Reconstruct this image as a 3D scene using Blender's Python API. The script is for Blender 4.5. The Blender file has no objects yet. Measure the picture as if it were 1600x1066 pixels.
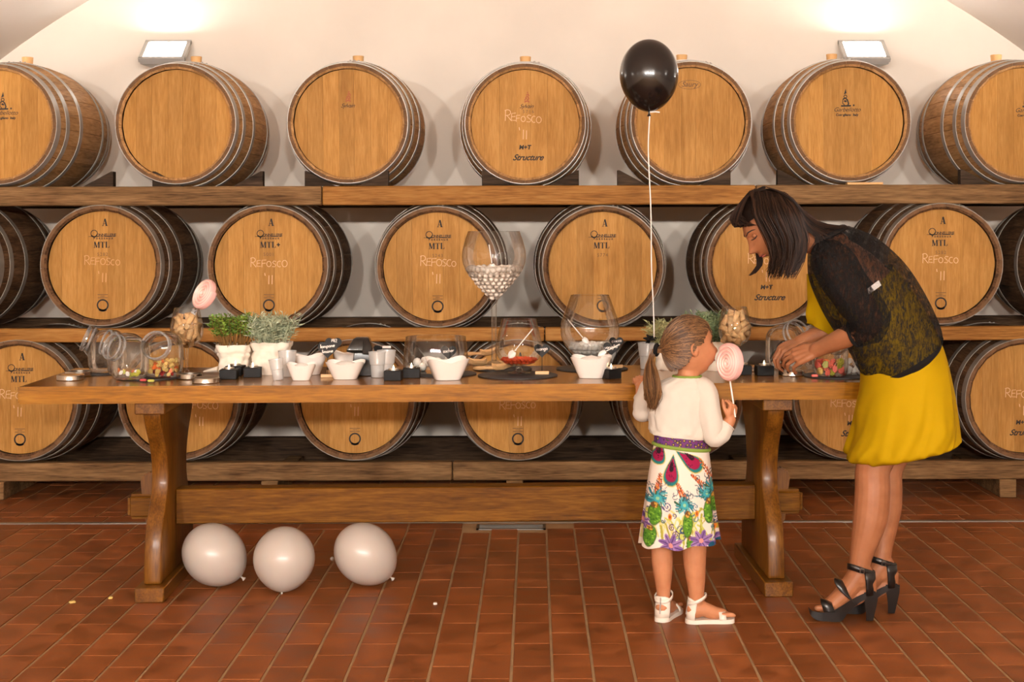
import bpy, bmesh, math, random
import numpy as np
from math import sin, cos, pi, sqrt, atan2, exp, radians
from mathutils import Vector, Matrix, Euler, noise

S = bpy.context.scene
COL = S.collection
random.seed(7)

# ------------------------------------------------------------------ camera
H, F, PX0, PY0, ROLL = 1.35, 2250.0, 834.0, 358.0, 0.0025
cd = bpy.data.cameras.new('camera')
cd.sensor_width = 36.0
cd.lens = F / 1600 * 36
cd.shift_x = (800 - PX0) / 1600
cd.shift_y = -(533 - PY0) / 1600
cd.clip_start = 0.05
cam = bpy.data.objects.new('camera', cd)
COL.objects.link(cam)
cam.location = (0, 0, H)
cam.rotation_euler = (pi / 2, ROLL, 0)
S.camera = cam

# ------------------------------------------------------------------ world, exposure
w = bpy.data.worlds.new('world')
S.world = w
w.use_nodes = True
w.node_tree.nodes['Background'].inputs[0].default_value = (0.05, 0.045, 0.04, 1)
w.node_tree.nodes['Background'].inputs[1].default_value = 0.3
S.view_settings.view_transform = 'Standard'
S.view_settings.look = 'None'
S.view_settings.gamma = 1.0
S.view_settings.use_curve_mapping = False
S.view_settings.exposure = EXPOSURE = -0.24
LAMP_POWER = 250.0          # radiance of the flood lamps' glass
LAMP_TINT = (1.0, 0.955, 0.9)
c = S.cycles
c.use_denoising = True
c.max_bounces = 9
c.diffuse_bounces = 5
c.glossy_bounces = 4
c.transmission_bounces = 6
c.transparent_max_bounces = 24
c.sample_clamp_indirect = 4.0
c.caustics_reflective = False
c.caustics_refractive = False


def P(px, py, Y):
    """the point at depth Y that the photograph shows at pixel (px, py)"""
    dx, dy = px - PX0, py - PY0
    return Vector(((dx - ROLL * dy) * Y / F, Y, H - (dy + ROLL * dx) * Y / F))


def on_plane(px, py, z=0.0):
    v = (py - PY0) + ROLL * (px - PX0)
    return P(px, py, F * (H - z) / v)


# ------------------------------------------------------------------ colours and materials
def lin(c):
    o = []
    for x in c[:3]:
        x = x / 255.0
        o.append(x / 12.92 if x <= 0.04045 else ((x + 0.055) / 1.055) ** 2.4)
    return (o[0], o[1], o[2], 1.0)


def nodes(name):
    m = bpy.data.materials.new(name)
    m.use_nodes = True
    nt = m.node_tree
    return m, nt, nt.nodes['Principled BSDF']


def N(nt, kind, **kw):
    n = nt.nodes.new(kind)
    for k, v in kw.items():
        setattr(n, k, v)
    return n


def add_bump(nt, b, src, strength, dist=0.002):
    bp = N(nt, 'ShaderNodeBump')
    bp.inputs['Strength'].default_value = strength
    bp.inputs['Distance'].default_value = dist
    nt.links.new(src, bp.inputs['Height'])
    nt.links.new(bp.outputs[0], b.inputs['Normal'])


def simple(name, col, rough=0.5, metal=0.0, spec=0.5, coat=0.0, bump=None, var=0.0, vscale=20.0, rand=0.0, sss=0.0, sheen=0.0):
    m, nt, b = nodes(name)
    b.inputs['Base Color'].default_value = lin(col)
    b.inputs['Roughness'].default_value = rough
    b.inputs['Metallic'].default_value = metal
    b.inputs['Specular IOR Level'].default_value = spec
    b.inputs['Coat Weight'].default_value = coat
    b.inputs['Coat Roughness'].default_value = 0.1
    if sss:
        b.inputs['Subsurface Weight'].default_value = sss
        b.inputs['Subsurface Radius'].default_value = (0.012, 0.005, 0.003)
    if sheen:
        b.inputs['Sheen Weight'].default_value = sheen
    if var or rand or bump:
        tc = N(nt, 'ShaderNodeTexCoord')
        no = N(nt, 'ShaderNodeTexNoise')
        no.inputs['Scale'].default_value = vscale
        no.inputs['Detail'].default_value = 4
        nt.links.new(tc.outputs['Object'], no.inputs['Vector'])
        if var or rand:
            hs = N(nt, 'ShaderNodeHueSaturation')
            hs.inputs['Color'].default_value = lin(col)
            ma = N(nt, 'ShaderNodeMapRange')
            ma.inputs[1].default_value, ma.inputs[2].default_value = 0.3, 0.7
            ma.inputs[3].default_value, ma.inputs[4].default_value = 1 - var, 1 + var
            nt.links.new(no.outputs[0], ma.inputs[0])
            val = ma.outputs[0]
            if rand:
                oi = N(nt, 'ShaderNodeObjectInfo')
                mr = N(nt, 'ShaderNodeMapRange')
                mr.inputs[3].default_value, mr.inputs[4].default_value = 1 - rand, 1 + rand
                nt.links.new(oi.outputs['Random'], mr.inputs[0])
                mu = N(nt, 'ShaderNodeMath', operation='MULTIPLY')
                nt.links.new(val, mu.inputs[0])
                nt.links.new(mr.outputs[0], mu.inputs[1])
                val = mu.outputs[0]
            nt.links.new(val, hs.inputs['Value'])
            nt.links.new(hs.outputs[0], b.inputs['Base Color'])
        if bump:
            n2 = N(nt, 'ShaderNodeTexNoise')
            n2.inputs['Scale'].default_value = bump[0]
            n2.inputs['Detail'].default_value = 5
            nt.links.new(tc.outputs['Object'], n2.inputs['Vector'])
            add_bump(nt, b, n2.outputs[0], bump[1])
    return m


def wood(name, dark, mid, light, axis='X', scale=6.0, rough=0.5, coat=0.0, rand=0.12, stretch=14.0, stains=0.0, bump=0.25, coat_rough=0.15):
    m, nt, b = nodes(name)
    b.inputs['Roughness'].default_value = rough
    b.inputs['Specular IOR Level'].default_value = 0.12 if rough > 0.45 else 0.3
    b.inputs['Coat Weight'].default_value = coat
    b.inputs['Coat Roughness'].default_value = coat_rough
    tc = N(nt, 'ShaderNodeTexCoord')
    oi = N(nt, 'ShaderNodeObjectInfo')
    off = N(nt, 'ShaderNodeVectorMath', operation='ADD')
    sc = N(nt, 'ShaderNodeVectorMath', operation='SCALE')
    sc.inputs[0].default_value = (13.0, 7.0, 11.0)
    nt.links.new(oi.outputs['Random'], sc.inputs['Scale'])
    nt.links.new(tc.outputs['Object'], off.inputs[0])
    nt.links.new(sc.outputs[0], off.inputs[1])
    mp = N(nt, 'ShaderNodeMapping')
    s = [stretch, stretch, stretch]
    s['XYZ'.index(axis)] = 1.0
    mp.inputs['Scale'].default_value = s
    nt.links.new(off.outputs[0], mp.inputs['Vector'])
    n1 = N(nt, 'ShaderNodeTexNoise')
    n1.inputs['Scale'].default_value = scale * 0.35
    n1.inputs['Detail'].default_value = 6
    n1.inputs['Roughness'].default_value = 0.62
    n1.inputs['Distortion'].default_value = 0.6
    nt.links.new(mp.outputs[0], n1.inputs['Vector'])
    n2 = N(nt, 'ShaderNodeTexNoise')
    n2.inputs['Scale'].default_value = scale * 2.2
    n2.inputs['Detail'].default_value = 3
    nt.links.new(mp.outputs[0], n2.inputs['Vector'])
    mx = N(nt, 'ShaderNodeMath', operation='MULTIPLY_ADD')
    mx.inputs[1].default_value = 0.45
    nt.links.new(n2.outputs[0], mx.inputs[0])
    mm = N(nt, 'ShaderNodeMath', operation='MULTIPLY')
    mm.inputs[1].default_value = 0.62
    nt.links.new(n1.outputs[0], mm.inputs[0])
    nt.links.new(mm.outputs[0], mx.inputs[2])
    cr = N(nt, 'ShaderNodeValToRGB')
    e = cr.color_ramp.elements
    e[0].position, e[0].color = 0.38, lin(dark)
    e[1].position, e[1].color = 0.68, lin(light)
    k = cr.color_ramp.elements.new(0.53)
    k.color = lin(mid)
    nt.links.new(mx.outputs[0], cr.inputs[0])
    col = cr.outputs[0]
    if stains:
        n3 = N(nt, 'ShaderNodeTexNoise')
        n3.inputs['Scale'].default_value = 3.2
        n3.inputs['Detail'].default_value = 5
        nt.links.new(off.outputs[0], n3.inputs['Vector'])
        r3 = N(nt, 'ShaderNodeMapRange')
        r3.inputs[1].default_value, r3.inputs[2].default_value = 0.52, 0.78
        r3.inputs[3].default_value, r3.inputs[4].default_value = 0.0, stains
        nt.links.new(n3.outputs[0], r3.inputs[0])
        mc = N(nt, 'ShaderNodeMixRGB', blend_type='MULTIPLY')
        mc.inputs[2].default_value = (0.3, 0.22, 0.15, 1)
        nt.links.new(r3.outputs[0], mc.inputs[0])
        nt.links.new(col, mc.inputs[1])
        col = mc.outputs[0]
    hs = N(nt, 'ShaderNodeHueSaturation')
    mr = N(nt, 'ShaderNodeMapRange')
    mr.inputs[3].default_value, mr.inputs[4].default_value = 1 - rand, 1 + rand
    nt.links.new(oi.outputs['Random'], mr.inputs[0])
    nt.links.new(mr.outputs[0], hs.inputs['Value'])
    nt.links.new(col, hs.inputs['Color'])
    nt.links.new(hs.outputs[0], b.inputs['Base Color'])
    if bump:
        add_bump(nt, b, mx.outputs[0], bump, 0.0015)
    return m


def thin_glass(name, tint=(0.97, 0.975, 0.97), edge=0.65, rough=0.0, haze=0.0):
    """blown glass as a thin wall: clear straight through, mirror-like towards its edges"""
    m, nt, b = nodes(name)
    nt.nodes.remove(b)
    out = nt.nodes['Material Output']
    tr = N(nt, 'ShaderNodeBsdfTransparent')
    tr.inputs[0].default_value = (*tint, 1)
    gl = N(nt, 'ShaderNodeBsdfGlossy')
    gl.inputs['Roughness'].default_value = rough
    gl.inputs[0].default_value = (0.95, 0.95, 0.95, 1)
    fc = N(nt, 'ShaderNodeLayerWeight')
    fc.inputs['Blend'].default_value = 0.1
    tm = N(nt, 'ShaderNodeMixRGB')
    tm.inputs[1].default_value = (*tint, 1)
    tm.inputs[2].default_value = (0.74, 0.73, 0.71, 1)
    nt.links.new(fc.outputs['Facing'], tm.inputs[0])
    nt.links.new(tm.outputs[0], tr.inputs[0])
    lw = N(nt, 'ShaderNodeLayerWeight')
    lw.inputs['Blend'].default_value = 0.34
    mr = N(nt, 'ShaderNodeMapRange')
    mr.inputs[3].default_value, mr.inputs[4].default_value = 0.03, edge
    nt.links.new(lw.outputs['Fresnel'], mr.inputs[0])
    mx = N(nt, 'ShaderNodeMixShader')
    nt.links.new(mr.outputs[0], mx.inputs[0])
    nt.links.new(tr.outputs[0], mx.inputs[1])
    nt.links.new(gl.outputs[0], mx.inputs[2])
    last = mx.outputs[0]
    if haze:
        df = N(nt, 'ShaderNodeBsdfDiffuse')
        df.inputs[0].default_value = (0.85, 0.84, 0.82, 1)
        m2 = N(nt, 'ShaderNodeMixShader')
        m2.inputs[0].default_value = haze
        nt.links.new(last, m2.inputs[1])
        nt.links.new(df.outputs[0], m2.inputs[2])
        last = m2.outputs[0]
    nt.links.new(last, out.inputs[0])
    return m


def emitter(name, col, strength):
    m, nt, b = nodes(name)
    b.inputs['Base Color'].default_value = (0.8, 0.8, 0.8, 1)
    b.inputs['Emission Color'].default_value = (*col, 1)
    b.inputs['Emission Strength'].default_value = strength
    return m


# ------------------------------------------------------------------ mesh builder
class MB:
    def __init__(s):
        s.v, s.f = [], []

    def add(s, vs, fs):
        o = len(s.v)
        s.v += [Vector(p) for p in vs]
        s.f += [tuple(i + o for i in q) for q in fs]
        return s

    def box(s, x0, x1, y0, y1, z0, z1):
        return s.add([(x0, y0, z0), (x1, y0, z0), (x1, y1, z0), (x0, y1, z0), (x0, y0, z1), (x1, y0, z1), (x1, y1, z1), (x0, y1, z1)],
                     [(0, 3, 2, 1), (4, 5, 6, 7), (0, 1, 5, 4), (1, 2, 6, 5), (2, 3, 7, 6), (3, 0, 4, 7)])

    def loft(s, rings, cap0=True, cap1=True, closed=True):
        n = len(rings[0])
        vs = [p for r in rings for p in r]
        fs = []
        for i in range(len(rings) - 1):
            for j in range(n if closed else n - 1):
                a, b_ = i * n + j, i * n + (j + 1) % n
                fs.append((a, b_, b_ + n, a + n))
        if cap0:
            fs.append(tuple(range(n - 1, -1, -1)))
        if cap1:
            k = (len(rings) - 1) * n
            fs.append(tuple(range(k, k + n)))
        return s.add(vs, fs)

    def lathe(s, prof, n=32, c=(0, 0, 0), cap0=False, cap1=False):
        rings = [[(c[0] + r * cos(2 * pi * j / n), c[1] + r * sin(2 * pi * j / n), c[2] + z) for j in range(n)] for r, z in prof]
        return s.loft(rings, cap0, cap1)

    def tube(s, pts, rad, n=8, cap=True, round_ends=False, flat=None):
        """a tube along pts; rad one number or one per point; flat=(axis vector, factor) squeezes it along that axis"""
        pts = [Vector(p) for p in pts]
        if not hasattr(rad, '__len__'):
            rad = [rad] * len(pts)
        rad = list(rad)
        if round_ends:
            d0 = (pts[0] - pts[1]).normalized()
            d1 = (pts[-1] - pts[-2]).normalized()
            a, b_ = pts[0], pts[-1]
            ra, rb = rad[0], rad[-1]
            pts = [a + d0 * ra * k for k in (0.98, 0.8, 0.45)] + pts + [b_ + d1 * rb * k for k in (0.45, 0.8, 0.98)]
            rad = [ra * k for k in (0.2, 0.6, 0.89)] + rad + [rb * k for k in (0.89, 0.6, 0.2)]
        rings = []
        t0 = (pts[1] - pts[0]).normalized()
        ref = Vector((0, 1, 0)) if abs(t0.y) < 0.8 else Vector((1, 0, 0))
        u = (ref - t0 * ref.dot(t0)).normalized()
        for i, p in enumerate(pts):
            a = pts[max(0, i - 1)]
            b_ = pts[min(len(pts) - 1, i + 1)]
            t = (b_ - a)
            t = t.normalized() if t.length > 1e-9 else t0
            u = (u - t * u.dot(t)).normalized()
            w_ = t.cross(u)
            r = []
            for j in range(n):
                an = 2 * pi * j / n
                o = u * (cos(an) * rad[i]) + w_ * (sin(an) * rad[i])
                if flat:
                    ax = flat[0]
                    o = o - ax * (o.dot(ax) * (1 - flat[1]))
                r.append(p + o)
            rings.append(r)
        return s.loft(rings, cap, cap)

    def ball(s, c, r, n=12, m=8, squash=(1, 1, 1)):
        c = Vector(c)
        rings = []
        for i in range(1, m):
            th = pi * i / m
            rings.append([c + Vector((r * sin(th) * cos(2 * pi * j / n) * squash[0], r * sin(th) * sin(2 * pi * j / n) * squash[1], -r * cos(th) * squash[2])) for j in range(n)])
        vs = [c + Vector((0, 0, -r * squash[2]))] + [p for q in rings for p in q] + [c + Vector((0, 0, r * squash[2]))]
        fs = [(0, 1 + (j + 1) % n, 1 + j) for j in range(n)]
        for i in range(m - 2):
            for j in range(n):
                a, b_ = 1 + i * n + j, 1 + i * n + (j + 1) % n
                fs.append((a, b_, b_ + n, a + n))
        k = 1 + (m - 2) * n
        fs += [(k + j, k + (j + 1) % n, k + n) for j in range(n)]
        return s.add(vs, fs)

    def prism(s, poly, y0, y1):
        """a polygon in x, z pushed from y0 to y1"""
        n = len(poly)
        vs = [(x, y0, z) for x, z in poly] + [(x, y1, z) for x, z in poly]
        fs = [tuple(range(n)), tuple(range(2 * n - 1, n - 1, -1))]
        fs += [(i, i + n, (i + 1) % n + n, (i + 1) % n) for i in range(n)]
        return s.add(vs, fs)

    def ribbon(s, pts, w_, nrm=(0, -1, 0)):
        """a flat stroke of width w_ along pts in the plane with normal nrm"""
        pts = [Vector(p) for p in pts]
        nrm = Vector(nrm)
        L = []
        for i, p in enumerate(pts):
            t = pts[min(i + 1, len(pts) - 1)] - pts[max(i - 1, 0)]
            o = t.cross(nrm)
            o = o.normalized() * w_ / 2 if o.length > 0 else o
            L.append((p + o, p - o))
        vs = [q for pr in L for q in pr]
        fs = [(2 * i, 2 * i + 1, 2 * i + 3, 2 * i + 2) for i in range(len(L) - 1)]
        return s.add(vs, fs)

    def xf(s, M):
        s.v = [M @ p for p in s.v]
        return s

    def shift(s, d):
        d = Vector(d)
        s.v = [p + d for p in s.v]
        return s

    def mesh(s, name, m=None, smooth=True, angle=40, bevel=0.0, seg=1):
        me = bpy.data.meshes.new(name)
        me.from_pydata([tuple(p) for p in s.v], [], s.f)
        bm = bmesh.new()
        bm.from_mesh(me)
        bmesh.ops.recalc_face_normals(bm, faces=bm.faces)
        if bevel:
            ed = [e for e in bm.edges if len(e.link_faces) == 2 and e.calc_face_angle(0) > radians(35)]
            bmesh.ops.bevel(bm, geom=ed, offset=bevel, segments=seg, affect='EDGES', clamp_overlap=True)
        bm.to_mesh(me)
        bm.free()
        if m:
            me.materials.append(m)
        if smooth:
            me.polygons.foreach_set('use_smooth', [True] * len(me.polygons))
            me.set_sharp_from_angle(angle=radians(angle))
        me.update()
        return me

    def build(s, name, m, parent=None, **kw):
        return link(name, s.mesh(name, m, **kw), parent)


def link(name, data, parent=None):
    o = bpy.data.objects.new(name, data)
    COL.objects.link(o)
    if parent:
        o.parent = parent
    return o


def tag(o, label=None, cat=None, group=None, kind=None):
    for k, v in (('label', label), ('category', cat), ('group', group), ('kind', kind)):
        if v:
            o[k] = v
    return o


def thing(name, label, cat, loc=(0, 0, 0), rz=0.0, group=None):
    o = link(name, None)
    o.location = loc
    o.rotation_euler = (0, 0, rz)
    o.empty_display_size = 0.05
    return tag(o, label, cat, group)


def struct(o):
    o['kind'] = 'structure'
    return o


def place(o, loc, rz=0.0):
    o.location = loc
    o.rotation_euler = (0, 0, rz)
    return o


def copy_tree(o, parent=None):
    q = o.copy()
    COL.objects.link(q)
    if parent:
        q.parent = parent
    for ch in list(o.children):
        copy_tree(ch, q)
    return q


def catmull(P_, n):
    """n points on a smooth curve through the rows of P_ (any dimension)"""
    A = np.array(P_, float)
    k = len(A)
    out = []
    for t in np.linspace(0, k - 1, n):
        i = min(int(t), k - 2)
        f = t - i
        p0, p1, p2, p3 = A[max(i - 1, 0)], A[i], A[i + 1], A[min(i + 2, k - 1)]
        out.append(0.5 * (2 * p1 + (p2 - p0) * f + (2 * p0 - 5 * p1 + 4 * p2 - p3) * f * f + (3 * p1 - p0 - 3 * p2 + p3) * f ** 3))
    return np.array(out)


def curve(pts, n):
    return [Vector(p) for p in catmull([tuple(p) for p in pts], n)]


def font(text, size, m, parent, loc, shear=0.0, rot=(pi / 2, 0, 0), name='lettering', align='CENTER', bold=0.0, space=1.0):
    cu = bpy.data.curves.new(name, 'FONT')
    cu.body = text
    cu.size = size
    cu.shear = shear
    cu.align_x = align
    cu.offset = bold
    cu.space_character = space
    cu.materials.append(m)
    tmp = bpy.data.objects.new(name, cu)
    me = bpy.data.meshes.new_from_object(tmp)
    me.name = name
    bpy.data.objects.remove(tmp)
    bpy.data.curves.remove(cu)
    o = link(name, me, parent)
    o.location = loc
    o.rotation_euler = rot
    return o


# ------------------------------------------------------------------ hand lettering
def arc(cx, cy, rx, ry, a0, a1, n=10):
    return [(cx + rx * cos(radians(a0 + (a1 - a0) * i / n)), cy + ry * sin(radians(a0 + (a1 - a0) * i / n))) for i in range(n + 1)]


GLYPH = {
    'R': (0.62, [[(0.05, 0), (0.08, 1)], [(0.0, 0.92)] + arc(0.25, 0.75, 0.28, 0.25, 100, -80) + [(0.1, 0.48)], [(0.2, 0.48), (0.62, -0.02)]]),
    'E': (0.5, [[(0.45, 0.75), (0.08, 0.72), (0.02, 0.1), (0.45, 0.08)], [(0.06, 0.42), (0.4, 0.44)]]),
    'F': (0.5, [[(0.48, 0.74), (0.05, 0.72), (0.03, 0.0)], [(0.0, 0.38), (0.42, 0.42)]]),
    'O': (0.55, [arc(0.26, 0.36, 0.24, 0.3, 90, 450, 14)]),
    'S': (0.5, [[(0.45, 0.66), (0.2, 0.72), (0.06, 0.55), (0.25, 0.4), (0.44, 0.25), (0.3, 0.06), (0.02, 0.1)]]),
    'C': (0.48, [arc(0.26, 0.36, 0.24, 0.3, 60, 300, 10)]),
    "'": (0.35, [[(0.1, 1.0), (0.14, 0.75)]]),
    '1': (0.28, [[(0.12, 0.8), (0.1, 0.0)]]),
    'a': (0.5, [arc(0.2, 0.22, 0.18, 0.2, 30, 390), [(0.38, 0.42), (0.4, 0.0)]]),
    'c': (0.42, [arc(0.22, 0.22, 0.18, 0.2, 60, 300)]),
    'e': (0.45, [[(0.04, 0.22), (0.38, 0.24)] + arc(0.21, 0.22, 0.18, 0.2, 10, 310)]),
    'g': (0.5, [arc(0.2, 0.22, 0.18, 0.2, 30, 390), [(0.38, 0.42), (0.38, -0.2), (0.2, -0.32), (0.04, -0.22)]]),
    'h': (0.48, [[(0.05, 0.85), (0.05, 0)], [(0.05, 0.25), (0.22, 0.42), (0.36, 0.3), (0.36, 0)]]),
    'i': (0.22, [[(0.08, 0.42), (0.08, 0)], [(0.08, 0.6), (0.1, 0.66)]]),
    'l': (0.22, [[(0.08, 0.85), (0.08, 0)]]),
    'm': (0.7, [[(0.05, 0.42), (0.05, 0)], [(0.05, 0.25), (0.2, 0.42), (0.3, 0.3), (0.3, 0)], [(0.3, 0.25), (0.46, 0.42), (0.56, 0.3), (0.56, 0)]]),
    'n': (0.48, [[(0.05, 0.42), (0.05, 0)], [(0.05, 0.25), (0.22, 0.42), (0.36, 0.3), (0.36, 0)]]),
    'o': (0.46, [arc(0.2, 0.22, 0.18, 0.2, 90, 450)]),
    'p': (0.5, [[(0.05, 0.42), (0.05, -0.35)], arc(0.22, 0.22, 0.18, 0.2, 180, -180)]),
    'r': (0.38, [[(0.05, 0.42), (0.05, 0)], [(0.05, 0.25), (0.2, 0.4), (0.34, 0.38)]]),
    's': (0.4, [[(0.34, 0.4), (0.12, 0.42), (0.06, 0.3), (0.3, 0.16), (0.28, 0.02), (0.02, 0.02)]]),
    't': (0.34, [[(0.14, 0.75), (0.14, 0.06), (0.3, 0.02)], [(0.0, 0.45), (0.3, 0.47)]]),
    'u': (0.48, [[(0.04, 0.42), (0.05, 0.08), (0.2, 0.0), (0.36, 0.12)], [(0.37, 0.42), (0.38, 0.0)]]),
    'v': (0.44, [[(0.02, 0.42), (0.18, 0.0), (0.38, 0.42)]]),
    '9': (0.45, [arc(0.2, 0.6, 0.17, 0.2, 0, 360), [(0.37, 0.6), (0.32, 0.0)]]),
    '2': (0.48, [[(0.03, 0.65), (0.2, 0.82), (0.36, 0.65), (0.05, 0.02), (0.4, 0.02)]]),
    'x': (0.4, [[(0.02, 0.42), (0.36, 0.0)], [(0.36, 0.42), (0.02, 0.0)]]),
    ' ': (0.3, []),
}
# thick and thin strokes of the stencilled capitals: (points, width)
STENCIL = {
    'A': (0.8, [([(0.12, 0), (0.38, 1)], 0.08), ([(0.64, 0), (0.40, 1)], 0.22), ([(0.2, 0.3), (0.55, 0.3)], 0.07), ([(0, 0.02), (0.26, 0.02)], 0.06), ([(0.46, 0.02), (0.82, 0.02)], 0.06)]),
    'M': (1.1, [([(0.16, 0), (0.16, 1)], 0.1), ([(0.2, 1), (0.5, 0.05)], 0.2), ([(0.5, 0.05), (0.8, 1)], 0.08), ([(0.86, 0), (0.86, 1)], 0.22), ([(0, 0.02), (0.32, 0.02)], 0.06), ([(0.66, 0.02), (1.04, 0.02)], 0.06)]),
    'T': (0.8, [([(0.36, 0), (0.36, 0.95)], 0.22), ([(0.0, 0.96), (0.3, 0.96)], 0.08), ([(0.44, 0.96), (0.74, 0.96)], 0.08), ([(0.03, 1), (0.03, 0.72)], 0.06), ([(0.71, 1), (0.71, 0.72)], 0.06), ([(0.2, 0.02), (0.54, 0.02)], 0.06)]),
    'L': (0.75, [([(0.18, 0), (0.18, 1)], 0.22), ([(0.02, 0.98), (0.36, 0.98)], 0.06), ([(0.34, 0.04), (0.66, 0.04)], 0.08), ([(0.63, 0.0), (0.63, 0.32)], 0.08)]),
    '+': (0.7, [([(0.05, 0.5), (0.6, 0.5)], 0.18), ([(0.32, 0.2), (0.32, 0.8)], 0.18)]),
}


def handwrite(text, cx, z0, size, width, jitter=0.0, slope=0.0, seed=1, y=0.0):
    rr = random.Random(seed)
    mb = MB()
    tot = sum(GLYPH[ch][0] for ch in text) * size
    x = cx - tot / 2
    for ch in text:
        adv, st = GLYPH[ch]
        k = 1 + rr.uniform(-jitter, jitter)
        for line in st:
            mb.ribbon([(x + a * size * k, y, z0 + b * size * k + slope * (x - cx)) for a, b in line], width)
        x += adv * size
    return mb


def stencil(text, cx, z0, size):
    mb = MB()
    tot = sum(STENCIL[ch][0] for ch in text) * size
    x = cx - tot / 2
    for ch in text:
        adv, st = STENCIL[ch]
        for pts, wd in st:
            mb.ribbon([(x + a * size, 0, z0 + b * size) for a, b in pts], wd * size)
        x += adv * size
    return mb
# ------------------------------------------------------------------ materials of the room
M = {}
M['plaster'] = simple('plaster', (238, 226, 212), rough=0.92, spec=0.2, bump=(7, 0.7), var=0.05, vscale=2.2)
M['vault'] = simple('vault_plaster', (240, 231, 222), rough=0.92, spec=0.2, bump=(7, 0.3), var=0.03, vscale=1.5)
M['grout'] = simple('grout', (158, 126, 90), rough=0.9, spec=0.2, var=0.12, vscale=14)
M['steel'] = simple('brushed_steel', (190, 186, 180), rough=0.34, metal=1.0)
M['steel_dark'] = simple('drain_steel', (120, 116, 110), rough=0.45, metal=1.0)
M['lamp_grey'] = simple('lamp_housing', (196, 194, 190), rough=0.45, metal=0.3)
M['lamp_glass'] = emitter('lamp_glass', LAMP_TINT, LAMP_POWER)
M['lamp_glass_back'] = emitter('lamp_glass_dimmed', LAMP_TINT, LAMP_POWER * 0.22)
M['fill_glass_front'] = emitter('fill_glass', LAMP_TINT, LAMP_POWER * 10.5)
M['fill_glass_high'] = emitter('fill_glass_high', LAMP_TINT, LAMP_POWER * 0.3)
M['lamp_glass_corner'] = emitter('lamp_glass_corner', LAMP_TINT, LAMP_POWER * 0.7)
M['lamp_glass_flank'] = emitter('lamp_glass_flank', LAMP_TINT, LAMP_POWER * 0.22)


def tile_material():
    m, nt, b = nodes('terracotta')
    tc = N(nt, 'ShaderNodeTexCoord')
    oi = N(nt, 'ShaderNodeObjectInfo')
    geo = N(nt, 'ShaderNodeNewGeometry')
    n1 = N(nt, 'ShaderNodeTexNoise')
    n1.inputs['Scale'].default_value = 9
    n1.inputs['Detail'].default_value = 6
    nt.links.new(geo.outputs['Position'], n1.inputs['Vector'])
    n2 = N(nt, 'ShaderNodeTexNoise')
    n2.inputs['Scale'].default_value = 160
    n2.inputs['Detail'].default_value = 3
    nt.links.new(geo.outputs['Position'], n2.inputs['Vector'])
    cr = N(nt, 'ShaderNodeValToRGB')
    e = cr.color_ramp.elements
    e[0].position, e[0].color = 0.3, lin((112, 60, 26))
    e[1].position, e[1].color = 0.72, lin((150, 86, 44))
    nt.links.new(n1.outputs[0], cr.inputs[0])
    hs = N(nt, 'ShaderNodeHueSaturation')
    mr = N(nt, 'ShaderNodeMapRange')
    mr.inputs[3].default_value, mr.inputs[4].default_value = 0.86, 1.12
    nt.links.new(oi.outputs['Random'], mr.inputs[0])
    m2 = N(nt, 'ShaderNodeMapRange')
    m2.inputs[1].default_value, m2.inputs[2].default_value = 0.3, 0.7
    m2.inputs[3].default_value, m2.inputs[4].default_value = 0.94, 1.06
    nt.links.new(n2.outputs[0], m2.inputs[0])
    mu = N(nt, 'ShaderNodeMath', operation='MULTIPLY')
    nt.links.new(mr.outputs[0], mu.inputs[0])
    nt.links.new(m2.outputs[0], mu.inputs[1])
    nt.links.new(mu.outputs[0], hs.inputs['Value'])
    nt.links.new(cr.outputs[0], hs.inputs['Color'])
    nt.links.new(hs.outputs[0], b.inputs['Base Color'])
    rr = N(nt, 'ShaderNodeMapRange')
    rr.inputs[1].default_value, rr.inputs[2].default_value = 0.3, 0.7
    rr.inputs[3].default_value, rr.inputs[4].default_value = 0.36, 0.56
    nt.links.new(n1.outputs[0], rr.inputs[0])
    b.inputs['Specular IOR Level'].default_value = 0.25
    nt.links.new(rr.outputs[0], b.inputs['Roughness'])
    add_bump(nt, b, n2.outputs[0], 0.15, 0.001)
    return m


M['tile'] = tile_material()
M['beam_grey'] = wood('weathered_beam', (76, 54, 34), (118, 88, 56), (146, 112, 76), axis='X', scale=5, rough=0.75, stains=0.55, rand=0.1)
M['beam_gold'] = wood('golden_beam', (122, 78, 34), (158, 107, 50), (178, 128, 70), axis='X', scale=5, rough=0.6, stains=0.3, rand=0.06)
M['beam_dark'] = wood('dark_beam', (40, 29, 20), (66, 48, 33), (92, 70, 50), axis='X', scale=5, rough=0.8, stains=0.4)
M['wedge'] = wood('wedge_wood', (34, 26, 20), (56, 44, 34), (80, 64, 50), axis='X', scale=6, rough=0.8)
M['head'] = wood('oak_head', (162, 114, 54), (178, 128, 65), (192, 142, 78), axis='Z', scale=7, rough=0.55, rand=0.13, stretch=9, stains=0.22, bump=0.12)
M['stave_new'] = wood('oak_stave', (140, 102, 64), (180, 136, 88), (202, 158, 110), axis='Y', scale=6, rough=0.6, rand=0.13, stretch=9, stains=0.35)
M['stave_old'] = wood('shaded_aged_stave', (62, 44, 30), (96, 68, 46), (124, 92, 64), axis='Y', scale=6, rough=0.62, rand=0.16, stretch=9, stains=0.6)  # lower rows: aged oak, with shade from the row above in the colour
M['end_grain'] = simple('end_grain', (104, 72, 42), rough=0.8, var=0.2, vscale=30, rand=0.12)
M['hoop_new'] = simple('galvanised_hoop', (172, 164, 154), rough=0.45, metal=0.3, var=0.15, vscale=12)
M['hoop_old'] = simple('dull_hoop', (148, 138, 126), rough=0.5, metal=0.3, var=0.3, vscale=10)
M['bung'] = simple('bung_wood', (226, 178, 118), rough=0.6, var=0.08)
M['ink'] = simple('black_ink', (34, 27, 22), rough=0.7)
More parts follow.
